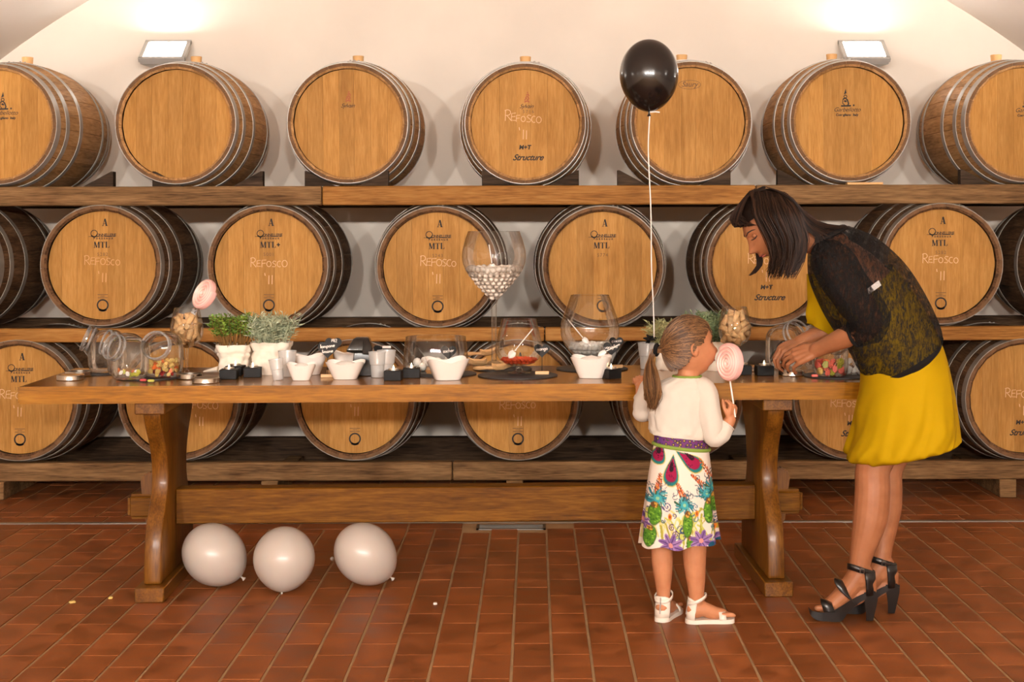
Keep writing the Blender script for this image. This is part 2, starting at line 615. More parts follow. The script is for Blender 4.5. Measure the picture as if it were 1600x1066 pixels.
M['ink_faint'] = simple('faint_ink', (112, 82, 52), rough=0.8)
M['ink_red'] = simple('red_ink', (160, 84, 56), rough=0.8)
M['chalk'] = simple('chalk', (222, 182, 142), rough=0.95, spec=0.1)
M['chalk_faint'] = simple('rubbed_chalk', (212, 164, 116), rough=0.95, spec=0.1)

# ------------------------------------------------------------------ the room
VX, VZ, VR, WX = -0.1, -1.58, 4.93, 4.0
YB, YF = 8.35, -4.2
wall_top = VZ + sqrt(VR ** 2 - WX ** 2)

vault = MB()
a_end = math.acos(WX / VR)
ring_in = [(VX + VR * cos(a_end + (pi - 2 * a_end) * i / 64), VZ + VR * sin(a_end + (pi - 2 * a_end) * i / 64)) for i in range(65)]
ring_out = [(VX + (x - VX) * 1.03, VZ + (z - VZ) * 1.03) for x, z in ring_in]
rows = []
for y in np.linspace(YF - 0.1, YB + 0.1, 14):
    rows.append([Vector((x, y, z)) for x, z in ring_in] + [Vector((x, y, z)) for x, z in reversed(ring_out)])
vault.loft(rows)
struct(vault.build('ceiling', M['vault']))
struct(MB().box(-4.6, 4.6, YB, YB + 0.1, -0.05, 3.36).build('wall_back', M['plaster'], smooth=False))
struct(MB().box(-4.6, 4.6, YF - 0.1, YF, -0.05, 3.36).build('wall_front', M['plaster'], smooth=False))
struct(MB().box(VX - WX - 0.12, VX - WX, YF, YB, -0.05, wall_top + 0.02).build('wall_left', M['plaster'], smooth=False))
struct(MB().box(VX + WX, VX + WX + 0.12, YF, YB, -0.05, wall_top + 0.02).build('wall_right', M['plaster'], smooth=False))

# floor: a bed of grout with terracotta tiles set in it
floor = struct(MB().box(-4.4, 4.4, YF, YB, -0.08, -0.0035).build('floor', M['grout'], smooth=False))
TW, TL, GX, GY = 0.1247, 0.2445, 0.0095, 0.0042
STRIP_Y = 6.635
R0, R1 = STRIP_Y - 0.02, STRIP_Y + 0.02        # the steel strip
FRONT_END, BACK_START = R0 - 0.126, R1 + 0.126  # the borders laid lengthwise


def tile_mb(w_, l_):
    x, y, ch = w_ / 2, l_ / 2, 0.0013
    z0, z1 = -0.012, 0.0
    q = [(-x, -y), (x, -y), (x, y), (-x, y)]
    q2 = [(-x + ch, -y + ch), (x - ch, -y + ch), (x - ch, y - ch), (-x + ch, y - ch)]
    vs = [(a, b, z0) for a, b in q] + [(a, b, z1 - ch * 0.7) for a, b in q] + [(a, b, z1) for a, b in q2]
    fs = [(8, 9, 10, 11)]
    for i in range(4):
        j = (i + 1) % 4
        fs += [(i, j, j + 4, i + 4), (i + 4, j + 4, j + 8, i + 8)]
    return MB().add(vs, fs)


tile_mesh = tile_mb(TW - GX, TL - GY).mesh('tile', M['tile'], smooth=False)
DR = (-0.262, 0.05, 6.475, 6.575)               # drain grate
tiles = []
for k in range(-30, 31):
    xc = 0.053 + (k - 0.5) * TW
    base = 4.445 + (0.1225 if k % 2 else 0.0)
    for n in range(-8, 20):
        y0, y1 = base + n * TL, base + (n + 1) * TL
        for a, b in ((3.0, FRONT_END), (BACK_START, 8.3)):
            u, v = max(y0, a), min(y1, b)
            if v - u > 0.035:
                tiles.append((xc, (u + v) / 2, 0.0, (v - u - GY) / (TL - GY)))
for yc, sh in ((R0 - 0.063, 0.05), (R1 + 0.063, 0.12)):
    for n in range(-15, 16):
        tiles.append((n * 2 * TW + sh, yc, pi / 2, 1.0))
tiles = [t for t in tiles if not (DR[0] - 0.05 < t[0] < DR[1] + 0.05 and DR[2] - 0.03 < t[1] < DR[3] + 0.07)]


def seen(t):
    px = PX0 + F * t[0] / t[1]
    py = PY0 + F * H / t[1]
    return -20 < px < 1620 and py < 1085 and t[1] < 7.5


rr = random.Random(3)
vis = sorted([t for t in tiles if seen(t)], key=lambda t: t[1])
for t in vis[:300]:
    o = link('tile', tile_mesh, floor)
    o.location = (t[0], t[1], rr.uniform(-0.0008, 0.0004))
    o.rotation_euler = (rr.uniform(-.002, .002), rr.uniform(-.003, .003), t[2] + rr.uniform(-.004, .004))
    o.scale = (1, t[3], 1)
near = set(vis[:300])
rest = MB()
for t in tiles:
    if t in near:
        continue
    q = tile_mb(TW - GX, (TL - GY) * t[3])
    q.xf(Matrix.Translation((t[0], t[1], rr.uniform(-0.0008, 0.0004))) @ Matrix.Rotation(t[2], 4, 'Z'))
    rest.add(q.v, q.f)
tag(rest.build('tile_field', M['tile'], floor, smooth=False), kind='stuff')
strip = MB().box(-4, 4, R0 + 0.004, R1 - 0.004, -0.01, 0.0025)
struct(strip.build('trim_1', M['steel'], bevel=0.0015))
drain = thing('floor_drain', 'dull steel drain channel in the tiles under the table', 'drain', ((DR[0] + DR[1]) / 2, (DR[2] + DR[3]) / 2, -0.0035))
hw, hd = (DR[1] - DR[0]) / 2, (DR[3] - DR[2]) / 2
fr = MB()
for x0, x1, y0, y1 in ((-hw, hw, -hd, -hd + .012), (-hw, hw, hd - .012, hd), (-hw, -hw + .012, -hd, hd), (hw - .012, hw, -hd, hd)):
    fr.box(x0, x1, y0, y1, 0, 0.005)
fr.build('drain_frame', M['steel_dark'], drain)
for i in range(4):
    y = -hd + 0.022 + i * 0.019
    MB().box(-hw + .012, hw - .012, y - .005, y + .005, 0, 0.004).build('slat', M['steel_dark'], drain, smooth=False)


# ------------------------------------------------------------------ flood lamps: two in view on the back wall, the unseen others invented
def flood(loc, rz, tilt, label, glass='lamp_glass'):
    t = thing('flood_lamp', label, 'lamp', loc, rz, 'flood lamps around the vault')
    wd, hg = 0.25, 0.20
    Mx = Matrix.Translation((0, -0.13, 0)) @ Matrix.Rotation(-tilt, 4, 'X')
    hs = MB().loft([[Vector((sx * wd * k / 2, y, sz * hg * k / 2)) for sx, sz in ((-1, -1), (1, -1), (1, 1), (-1, 1))] for y, k in ((0.085, 0.55), (0.03, 1.0), (0.0, 1.0))], True, False)
    hs.xf(Mx).build('housing', M['lamp_grey'], t, smooth=False)
    rim = MB()
    for x0, x1, z0, z1 in ((-wd / 2 - .006, wd / 2 + .006, hg / 2 - .016, hg / 2 + .006), (-wd / 2 - .006, wd / 2 + .006, -hg / 2 - .006, -hg / 2 + .016), (-wd / 2 - .006, -wd / 2 + .016, -hg / 2, hg / 2), (wd / 2 - .016, wd / 2 + .006, -hg / 2, hg / 2)):
        rim.box(x0, x1, -0.01, 0.014, z0, z1)
    rim.xf(Mx).build('rim', M['lamp_grey'], t, smooth=False)
    g = MB().box(-wd / 2 + .016, wd / 2 - .016, -0.004, 0.0, -hg / 2 + .016, hg / 2 - .016)
    g.xf(Mx).build('lamp_glass', M[glass], t, smooth=False)
    MB().box(-0.03, 0.03, -0.06, -0.0005, -0.05, -0.01).build('bracket', M['lamp_grey'], t, bevel=0.004)
    return t


for px, lb in ((258, 'lit white flood lamp on the wall above the second top barrel'), (1350, 'lit white flood lamp on the wall above the stamped barrel behind the woman')):
    p = P(px, 79, YB - 0.13)
    flood((p.x, YB, p.z), 0, radians(53), lb, 'lamp_glass_back')
for i, y in enumerate((7.0, 4.3, 2.2, 0.1, -2.0)):  # unseen rows along both flanks, their places invented
    for sx in (-1, 1):
        x = VX + sx * 3.35
        z = VZ + sqrt(VR ** 2 - 3.35 ** 2)
        flood((x, y, z - 0.02), pi / 2 if sx < 0 else -pi / 2, radians(78 if i == 0 else 64), '%s unseen flood lamp from the barrels on the %s flank of the vault' % (('first', 'second', 'third', 'fourth', 'fifth')[i], 'table-end' if sx < 0 else 'woman\'s'), 'lamp_glass_corner' if i == 0 else 'lamp_glass_flank')
for x, lb in ((-2.6, 'outermost, at the table-end side'), (-0.95, 'inner, at the table-end side'), (0.8, 'inner, at the woman\'s side'), (2.4, 'outermost, at the woman\'s side')):  # unseen, added to throw light straight at the barrels
    flood((x, YF, 2.3), pi, radians(8), 'added flood lamp on the wall opposite the barrels, ' + lb, 'fill_glass_front')
for x, y, lb in ((-2.5, -0.6, 'the table-end side'), (2.1, -0.6, 'the woman\'s side')):  # unseen pair, added for light from higher up
    flood((x, y, VZ + sqrt(VR ** 2 - (x - VX) ** 2) - 0.12), pi, radians(12), 'added flood lamp hung under the vault on ' + lb, 'fill_glass_high')

# ------------------------------------------------------------------ barrel rack timbers
YR = 7.205                      # front face of the rack


def timber(px0, px1, z0, z1, y0, y1, m, label, group=None, seed=0):
    yc = y0
    x0, x1 = (px0 - PX0) * yc / F, (px1 - PX0) * yc / F
    o = MB().box(-(x1 - x0) / 2, (x1 - x0) / 2, 0, y1 - y0, 0, z1 - z0).build('rack_timber', m, None, bevel=0.006)
    o.location = ((x0 + x1) / 2, y0, z0)
    return tag(o, label, 'timber', group)


ZT, ZM, ZB_ = (1.472, 1.568), (0.788, 0.857), (0.092, 0.184)
timber(-330, 502, *ZT, YR, YR + 0.062, M['beam_grey'], 'grey weathered timber under the three barrels at the top row start')
timber(503.5, 1181, *ZT, YR, YR + 0.062, M['beam_gold'], 'golden timber with a dark stain under the middle top barrels')
timber(1182.5, 1960, *ZT, YR, YR + 0.062, M['beam_grey'], 'brown weathered timber under the top barrels behind the woman')
timber(-330, 850, *ZM, YR, YR + 0.062, M['beam_gold'], 'golden timber under the second row, behind jars and herb pots')
timber(851.5, 1960, *ZM, YR, YR + 0.062, M['beam_gold'], 'golden timber under the second row, behind the girl and woman')
timber(-330, 705, *ZB_, YR, YR + 0.062, M['beam_grey'], 'lowest rack timber on floor blocks behind the balloons')
timber(706.5, 1960, *ZB_, YR, YR + 0.062, M['beam_grey'], 'lowest rack timber on floor blocks behind girl and woman')
for z0, z1, lb in ((*ZT, 'dark rear timber under the top barrels by the wall'), (*ZM, 'dark rear timber under the second row by the wall'), (*ZB_, 'dark rear timber under the lowest row by the wall')):
    timber(-210, 1860, 0.004 if z0 < 0.1 else z0, z1, 8.055, 8.135, M['beam_dark'], lb)
for px, lb in ((-8, 'squat timber block under the rack at the picture edge beside the jars'), (420, 'timber block under the rack behind the trestle foot'), (803, 'timber block under the rack behind the stretcher middle'), (1186, 'timber block under the rack behind the trestle by the girl'), (1574, 'timber block under the rack behind the yellow dress')):
    x = (px - PX0) * YR / F
    o = MB().box(-0.042, 0.042, 0, 0.82, 0, 0.0915).build('floor_block', M['beam_grey'], None, bevel=0.004)
    o.location = (x, YR - 0.004, 0)
    tag(o, lb, 'block')

# ------------------------------------------------------------------ barrels
BL, NST = 0.92, 26


def br(y):
    u = 2 * y / BL - 1
    return 0.347 - (0.347 - 0.299) * u * u


def stave_mesh():
    rings = []
    ha = pi / NST * 0.986
    ys = [0, 0.012] + list(np.linspace(0.06, BL - 0.06, 9)) + [BL - 0.012, BL]
    for y in ys:
        r = br(y)
        inn = r - (0.014 if y in (0, BL) else 0.027)
        ring = [(r * sin(a), y, r * cos(a)) for a in (-ha, -ha * 0.9, 0, ha * 0.9, ha)]
        ring[0] = (ring[0][0] * 0.994, y, ring[0][2] * 0.994)
        ring[4] = (ring[4][0] * 0.994, y, ring[4][2] * 0.994)
        ring += [(inn * sin(a), y, inn * cos(a)) for a in (ha, -ha)]
        rings.append([Vector(p) for p in ring])
    return MB().loft(rings)


def hoop_mesh(y0, y1):
    n = 56
    rings = []
    for y, dr in ((y0, 0.0005), (y0, 0.0035), ((y0 + y1) / 2, 0.0038), (y1, 0.0035), (y1, 0.0005)):
        rings.append([Vector(((br(y) + dr) * cos(2 * pi * j / n), y, (br(y) + dr) * sin(2 * pi * j / n))) for j in range(n)])
    mb = MB().loft(rings, False, False)
    for k in (-0.035, 0.035):                      # rivets at the lap, part of the band
        y = (y0 + y1) / 2
        r = br(y) + 0.003
        mb.ball((r * sin(k), y, r * cos(k)), 0.006, 6, 4)
    return mb


HR = 0.2725
cuts = [-HR, -0.205, -0.128, -0.046, 0.028, 0.112, 0.196, HR]


def board_mesh(x0, x1):
    x0 += 0.0002
    x1 -= 0.0002
    xs = np.linspace(x0, x1, 9)
    top = [(x, sqrt(max(HR ** 2 - x * x, 1e-6))) for x in xs]
    return MB().prism([(x, -z) for x, z in top] + [(x, z) for x, z in reversed(top)], 0.036, 0.058)


st_mb, hoops_at = stave_mesh(), ((0.002, 0.042), (0.098, 0.134), (0.255, 0.292), (BL - 0.292, BL - 0.255), (BL - 0.134, BL - 0.098), (BL - 0.042, BL - 0.002))
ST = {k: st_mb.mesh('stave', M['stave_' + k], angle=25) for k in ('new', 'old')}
for k, me_ in ST.items():                          # sawn ends show darker end grain
    me_.materials.append(M['end_grain'])
    for pl_ in me_.polygons:
        if abs(pl_.normal.y) > 0.75:
            pl_.material_index = 1
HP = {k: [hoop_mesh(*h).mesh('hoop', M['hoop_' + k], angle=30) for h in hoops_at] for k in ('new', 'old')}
BD = [board_mesh(a, b).mesh('head_board', M['head'], smooth=False, bevel=0.0005) for a, b in zip(cuts[:-1], cuts[1:])]
BACK = MB().prism([(HR * cos(2 * pi * i / 40), HR * sin(2 * pi * i / 40)) for i in range(40)], BL - 0.058, BL - 0.036).mesh('back_head', M['head'], smooth=False)
BUNG = MB().lathe([(0.026, 0.0), (0.03, 0.045)], 16, (0, BL * 0.49, 0.343), True, True).mesh('bung', M['bung'], bevel=0.002)


def barrel(px, py, kind, label, roll=0.0, bung=True, y=7.2):
    p = P(px, py, y)
    t = thing('wine_barrel', label, 'barrel', p, 0, 'oak barrels in the rack')
    for i in range(NST):
        link('stave', ST[kind], t).rotation_euler = (0, 2 * pi * (i + roll) / NST, 0)
    for h in HP[kind]:
        link('hoop', h, t).rotation_euler = (0, 0.35 * roll, 0)
    for b in BD:
        link('head_board', b, t).rotation_euler = (0, 0.02 * (roll - 0.5), 0)
    link('back_head', BACK, t)
    if bung:
        link('bung', BUNG, t)
    return t


def mark(t, mb, name, m, dy=0.0352):
    o = mb.build(name, m, t, smooth=False)
    o.location = (0, dy, 0)
    return tag(o, kind='stuff') if False else o


def ring_mb(cx, cz, r, w_, n=28, a0=0, a1=360):
    return MB().ribbon([(cx + r * cos(radians(a0 + (a1 - a0) * i / n)), 0, cz + r * sin(radians(a0 + (a1 - a0) * i / n))) for i in range(n + 1)], w_)


S3 = 1 / 312.0                   # metres per pixel of the photograph at the barrel heads


def chalk(t, dx, dz, text='REFOSCO', size=0.05, slope=-0.06, seed=1, year=True, m='chalk', ydx=0.0):
    mark(t, handwrite(text, dx, dz, size, 0.0034, 0.12, slope, seed), 'chalk_lettering', M[m])
    if year:
        mark(t, handwrite("'11", dx + ydx, dz - 0.085, 0.058, 0.004, 0.05, 0, seed), 'chalk_year', M[m])


def mtl(t, plus=False, faint='5241', dx=0.0):
    mark(t, stencil('A', dx + 0.012, 0.198, 0.036), 'stencil_letter', M['ink'])
    mb = ring_mb(dx - 0.042, 0.16, 0.0165, 0.0036)
    mb.add(*(lambda q: (q.v, q.f))(ring_mb(dx - 0.042, 0.16, 0.0165, 0.007, 8, 215, 325)))
    mark(t, mb, 'emblem_ring', M['ink'])
    font('ONNELLERIE', 0.0195, M['ink'], t, (dx + 0.019, 0.0352, 0.146), bold=0.0004, name='stamp_lettering', space=0.88)
    font('BORDEAUX', 0.0125, M['ink'], t, (dx + 0.004, 0.0352, 0.131), bold=0.0006, name='stamp_lettering', space=1.7)
    mark(t, MB().ribbon([(dx - 0.07, 0, 0.1445), (dx + 0.064, 0, 0.1445)], 0.0022), 'stamp_line', M['ink'])
    mark(t, stencil('MTL' + ('+' if plus else ''), dx - 0.004 + (0.012 if plus else 0), 0.088, 0.031), 'stencil_letters', M['ink'])
    font(faint, 0.024, M['ink_faint'], t, (dx, 0.0352, 0.047), name='number_lettering', space=1.2)
    bung_mark(t, dx)


def bung_mark(t, dx=0.0):
    mark(t, ring_mb(dx + 0.0, -0.2, 0.0265, 0.0075), 'bung_ring', M['ink'])
    mark(t, ring_mb(dx + 0.0, -0.2, 0.0275, 0.011, 10, 230, 310), 'bung_ring_notch', M['ink'])
    mb = MB()
    for z, wd in ((-0.147, 0.052), (-0.155, 0.022), (-0.163, 0.05)):
        mb.ribbon([(dx - wd / 2, 0, z), (dx + wd / 2, 0, z)], 0.003)
    mark(t, mb, 'stamp_line', M['ink_faint'])


def structure_mark(t, dx=0.0, dz=-0.15):
    font('M+T', 0.03, M['ink'], t, (dx - 0.01, 0.0352, dz + 0.055), shear=0.15, bold=0.0012, name='stamp_lettering')
    font('Structure', 0.042, M['ink'], t, (dx + 0.004, 0.0352, dz), shear=0.5, bold=0.001, name='stamp_lettering', space=0.95)


def seated_emblem(t, dx):
    mb = MB()
    mb.add([(dx - .008, 0, .135), (dx + .006, 0, .142), (dx + .002, 0, .165)], [(0, 1, 2)])
    q = ring_mb(dx, 0.125, 0.0075, 0.004, 14)
    mb.add(q.v, q.f)
    mb.ribbon([(dx - .012, 0, .112), (dx, 0, .118), (dx + .01, 0, .108), (dx + .016, 0, .09), (dx + .012, 0, .08)], 0.007)
    mb.ribbon([(dx - .012, 0, .112), (dx - .014, 0, .092), (dx - .004, 0, .083)], 0.004)
    mb.ribbon([(dx - .022, 0, .078), (dx + .028, 0, .079)], 0.008)
    mb.ribbon([(dx - .006, 0, .104), (dx + .006, 0, .1)], 0.009)
    q = ring_mb(dx + .042, 0.081, 0.003, 0.004, 8)
    mb.add(q.v, q.f)
    mark(t, mb, 'emblem_figure', M['ink'])
    font('Garbellotto', 0.03, M['ink'], t, (dx + 0.008, 0.0352, 0.05), shear=0.4, name='stamp_lettering', space=0.95)
    font('Conegliano  Italy', 0.0165, M['ink'], t, (dx + 0.008, 0.0352, 0.028), bold=0.0007, shear=0.15, name='stamp_lettering')


def crest(t, dx=0.0, dz=0.105, num=None):
    mb = MB()
    for pts in ([(0, .045), (.004, .05)], [(-.004, .035), (.006, .04), (.01, .03)], [(-.008, .02), (0, .03), (.008, .02)], [(-.012, .008), (-.006, .02), (.004, .01), (.01, .02)], [(-.014, 0), (.0, .006), (.012, 0)]):
        mb.ribbon([(dx + 0.004 + a, 0, dz + b) for a, b in pts], 0.0055)
    mark(t, mb, 'crest', M['ink_red'])
    font('Sylvain', 0.029, M['ink'], t, (dx, 0.0352, dz - 0.03), shear=0.45, name='stamp_lettering', space=0.9)
    if num:
        font(num, 0.022, M['ink_faint'], t, (dx + 0.01, 0.0352, dz - 0.055), name='number_lettering', space=1.4)


TOPY = 192
b = barrel(-6, 194, 'new', 'oak barrel at the top row start, cut by the frame, black figure stamp', 0.3)
seated_emblem(b, 0.02)
b = barrel(274, 193, 'new', 'top row oak barrel with a blank head, beneath a flood lamp', 0.7)
b = barrel(543, 192, 'new', 'top row oak barrel with only a small faded crest stamp', 0.1)
crest(b, -0.004, 0.11)
b = barrel(820.5, 193, 'new', 'top row oak barrel chalked Refosco and stamped Structure', 0.5)
crest(b, 0.006, 0.11, '5716')
chalk(b, -0.01, 0.008, seed=2, slope=-0.09, ydx=0.0)
structure_mark(b, 0.008, -0.182)
b = barrel(1080, 190, 'new', 'top row oak barrel partly hidden by the black balloon', 0.9)
font('Saury', 0.036, M['ink_faint'], b, (-0.004, 0.0352, 0.178), shear=0.3, name='stamp_lettering', bold=0.0006)
q = MB().ribbon([(-0.004 + 0.056 * cos(2 * pi * i / 28), 0, 0.188 + 0.022 * sin(2 * pi * i / 28)) for i in range(29)], 0.0022)
mark(b, q, 'stamp_oval', M['ink_faint'])
b = barrel(1329, 189, 'new', 'top row oak barrel stamped with a seated figure, above the woman', 0.2)
seated_emblem(b, -0.018)
o = MB().box(-0.09, 0.09, 0, 0.05, 0, 0.012).build('wood_shim', M['bung'], None, bevel=0.002)
o.location = P(1352, 282, YR + 0.006)
o.location.z = ZT[1] + 0.0005
tag(o, 'thin pale wood shim lying on the rack below the stamped barrel', 'shim')
b = barrel(1602, 190, 'new', 'oak barrel at the top row end, cut by the frame', 0.6)
seated_emblem(b, 0.02)

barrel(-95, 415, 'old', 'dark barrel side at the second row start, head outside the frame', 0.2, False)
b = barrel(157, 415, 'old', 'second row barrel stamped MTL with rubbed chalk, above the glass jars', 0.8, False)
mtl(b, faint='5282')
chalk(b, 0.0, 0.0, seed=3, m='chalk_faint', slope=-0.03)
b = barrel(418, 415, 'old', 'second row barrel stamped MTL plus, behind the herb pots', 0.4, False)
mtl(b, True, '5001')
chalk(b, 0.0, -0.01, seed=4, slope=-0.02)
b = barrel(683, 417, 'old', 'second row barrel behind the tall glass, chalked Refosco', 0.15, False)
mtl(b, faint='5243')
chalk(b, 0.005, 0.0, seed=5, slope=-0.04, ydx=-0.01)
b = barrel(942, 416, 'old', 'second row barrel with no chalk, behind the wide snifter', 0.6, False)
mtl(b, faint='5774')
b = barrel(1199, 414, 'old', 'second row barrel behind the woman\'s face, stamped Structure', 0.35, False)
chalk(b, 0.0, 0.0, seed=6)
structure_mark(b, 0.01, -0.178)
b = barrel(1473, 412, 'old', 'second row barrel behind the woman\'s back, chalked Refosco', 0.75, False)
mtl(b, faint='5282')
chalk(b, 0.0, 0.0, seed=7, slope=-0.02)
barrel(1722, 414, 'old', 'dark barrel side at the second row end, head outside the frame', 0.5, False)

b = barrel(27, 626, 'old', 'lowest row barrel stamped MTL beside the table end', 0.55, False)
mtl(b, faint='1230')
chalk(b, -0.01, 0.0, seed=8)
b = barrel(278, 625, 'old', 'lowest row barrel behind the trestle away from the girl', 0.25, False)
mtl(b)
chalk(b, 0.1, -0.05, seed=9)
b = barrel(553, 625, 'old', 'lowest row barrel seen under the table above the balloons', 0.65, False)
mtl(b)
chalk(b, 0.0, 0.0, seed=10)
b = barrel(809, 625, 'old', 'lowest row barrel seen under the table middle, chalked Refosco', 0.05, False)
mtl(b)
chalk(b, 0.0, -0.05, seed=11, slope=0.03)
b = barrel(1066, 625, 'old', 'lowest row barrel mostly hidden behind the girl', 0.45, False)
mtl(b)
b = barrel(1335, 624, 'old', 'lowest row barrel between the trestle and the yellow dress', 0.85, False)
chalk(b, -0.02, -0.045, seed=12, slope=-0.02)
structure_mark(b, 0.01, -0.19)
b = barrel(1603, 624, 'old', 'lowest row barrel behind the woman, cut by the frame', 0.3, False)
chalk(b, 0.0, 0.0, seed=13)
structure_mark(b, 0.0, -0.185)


# wedges that stop the top barrels from rolling
def wedge(px, flip, lb, py=None):
    mb = MB().prism([(0, 0), (0.15, 0), (0.15, 0.075), (0.14, 0.075)] if not flip else [(0, 0), (-0.01, 0.0), (-0.15, 0.0), (-0.15, 0.075), (-0.14, 0.075)], 0, 0.05)
    o = mb.build('barrel_wedge', M['wedge'], None, smooth=False)
    y = YR + 0.008
    o.location = ((px - PX0) * y / F, y, ZT[1] + 0.0005)
    tag(o, lb, 'wedge')


for px, fl, lb in ((130, False, 'dark wedge against the side of the first top barrel'), (285, True, 'dark wedge under the near side of the blank top barrel'), (364, False, 'dark wedge rising away from the blank top barrel'),
                   (523, True, 'dark wedge under the crest barrel, nearer the blank barrel'), (560, False, 'dark wedge under the crest barrel, nearer the Structure barrel'), (800, True, 'dark wedge under the Structure barrel, nearer the crest barrel'),
                   (858, False, 'dark wedge under the Structure barrel, nearer the balloon'), (1012, True, 'dark wedge under the balloon barrel, beside the string'), (1095, False, 'dark wedge under the balloon barrel, nearer the woman'),
                   (1262, True, 'dark wedge behind the figure-stamped top barrel'), (1548, True, 'dark wedge under the last top barrel')):
    wedge(px, fl, lb)

# ------------------------------------------------------------------ the trestle table
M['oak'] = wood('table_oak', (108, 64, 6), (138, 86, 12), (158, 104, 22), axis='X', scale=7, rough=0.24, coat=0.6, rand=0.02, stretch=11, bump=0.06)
M['oak_v'] = wood('table_oak_upright', (76, 42, 8), (102, 60, 12), (124, 78, 20), axis='Z', scale=7, rough=0.42, coat=0.15, rand=0.03, stretch=11, bump=0.06)  # below the top: same oak, its shade put into these darker colours
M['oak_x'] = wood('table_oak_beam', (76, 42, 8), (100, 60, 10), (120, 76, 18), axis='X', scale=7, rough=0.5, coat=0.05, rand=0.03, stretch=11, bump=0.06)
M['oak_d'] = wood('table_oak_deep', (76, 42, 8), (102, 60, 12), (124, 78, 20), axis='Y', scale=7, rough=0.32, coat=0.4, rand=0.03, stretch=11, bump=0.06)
TX, TY, TRZ, TH = -0.257, 5.583, 0.028, 0.79
table = thing('trestle_table', 'long golden oak trestle table holding the sweets', 'table', (TX, TY, 0), TRZ)
MB().box(-1.6, 1.6, -0.395, 0.31, 0.728, TH).build('tabletop', M['oak'], table, bevel=0.005, seg=2)


def trestle(xc):
    # the board's outline in depth and height: broad at both ends, waisted in the middle
    half = [(0.0555, 0.287), (0.103, 0.286), (0.16, 0.28), (0.24, 0.262), (0.31, 0.215), (0.37, 0.172), (0.43, 0.158), (0.5, 0.172), (0.56, 0.205), (0.61, 0.25), (0.655, 0.28), (0.68, 0.287)]
    h2 = catmull([(z, d) for z, d in half], 30)
    poly = [(-d, z) for z, d in h2] + [(d, z) for z, d in reversed(h2)]
    mb = MB()
    n = len(poly)
    x0, x1 = xc - 0.031, xc + 0.031
    mb.add([(x0, a - 0.01, z) for a, z in poly] + [(x1, a - 0.01, z) for a, z in poly],
           [tuple(range(n)), tuple(range(2 * n - 1, n - 1, -1))] + [(i, i + n, (i + 1) % n + n, (i + 1) % n) for i in range(n)])
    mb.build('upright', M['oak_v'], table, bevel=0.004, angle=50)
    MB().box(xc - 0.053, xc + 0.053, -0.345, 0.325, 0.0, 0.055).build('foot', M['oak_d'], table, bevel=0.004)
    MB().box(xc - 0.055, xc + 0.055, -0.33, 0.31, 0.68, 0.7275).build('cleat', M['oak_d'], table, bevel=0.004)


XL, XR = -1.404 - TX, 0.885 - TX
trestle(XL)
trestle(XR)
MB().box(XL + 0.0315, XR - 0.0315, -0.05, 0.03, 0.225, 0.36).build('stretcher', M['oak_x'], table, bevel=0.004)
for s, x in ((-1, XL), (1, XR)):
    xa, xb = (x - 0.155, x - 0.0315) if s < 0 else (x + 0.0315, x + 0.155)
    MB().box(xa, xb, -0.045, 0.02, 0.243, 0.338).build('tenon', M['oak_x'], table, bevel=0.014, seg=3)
    xk = x + s * 0.068
    key = [(-0.036, 0.345), (-0.04, 0.385), (-0.03, 0.41), (0.0, 0.424), (0.03, 0.41), (0.04, 0.385), (0.034, 0.345), (0.02, 0.22), (0.0, 0.185), (-0.018, 0.22)]
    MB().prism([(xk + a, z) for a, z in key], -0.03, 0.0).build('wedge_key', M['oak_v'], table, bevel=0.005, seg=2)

# ------------------------------------------------------------------ materials of the table setting
M['glass'] = thin_glass('clear_glass')
M['glass_thick'] = thin_glass('thick_glass', tint=(0.9, 0.9, 0.9), edge=0.9, haze=0.16)  # whitish haze stands in for bright reflections on the jar lips
M['jar_glass'] = thin_glass('jar_glass', edge=0.8)
M['cup'] = thin_glass('frosted_plastic', tint=(0.93, 0.92, 0.91), edge=0.4, rough=0.15, haze=0.35)
M['slate'] = simple('slate', (46, 43, 42), rough=0.6, var=0.2, vscale=30)
M['lid'] = simple('lid_metal', (196, 186, 172), rough=0.22, metal=1.0)
M['lid_dark'] = simple('lid_lining', (120, 108, 96), rough=0.5, metal=0.6)
M['cork'] = simple('cork', (208, 164, 112), rough=0.85, var=0.25, vscale=60, rand=0.18)
M['white'] = simple('white_ceramic', (242, 232, 222), rough=0.22, coat=0.3)
M['sugar'] = simple('white_sugar', (246, 238, 228), rough=0.7, var=0.05)
M['candy_white'] = simple('sugared_almond', (238, 222, 206), rough=0.42, rand=0.05)
M['candy_red'] = simple('red_sweet', (238, 84, 34), rough=0.4, rand=0.1)
M['gum_yellow'] = simple('yellow_gummy', (226, 190, 110), rough=0.6, rand=0.15, sss=0.2)
M['gum_orange'] = simple('orange_gummy', (235, 120, 50), rough=0.5, rand=0.15, sss=0.2)
M['gum_pink'] = simple('coral_gummy', (232, 104, 84), rough=0.5, rand=0.1, sss=0.2)
M['gum_green'] = simple('green_gummy', (186, 180, 70), rough=0.5, rand=0.1)
M['gum_red'] = simple('red_gummy', (170, 44, 44), rough=0.5, rand=0.1)
M['canvas'] = simple('canvas', (238, 224, 206), rough=0.9, spec=0.15, bump=(260, 0.15), var=0.04)
M['soil'] = simple('soil', (58, 40, 26), rough=0.95)
M['black'] = simple('black_holder', (18, 16, 15), rough=0.6, spec=0.25)
M['black_gloss'] = simple('black_plastic', (14, 13, 13), rough=0.22, coat=0.4)
M['wax'] = simple('wax', (250, 228, 196), rough=0.5, sss=0.3)
M['tin'] = simple('tealight_tin', (210, 205, 198), rough=0.3, metal=1.0)
M['flame'] = emitter('flame', (1.0, 0.75, 0.42), 16.0)
M['chalkboard'] = simple('chalkboard', (28, 26, 25), rough=0.7)
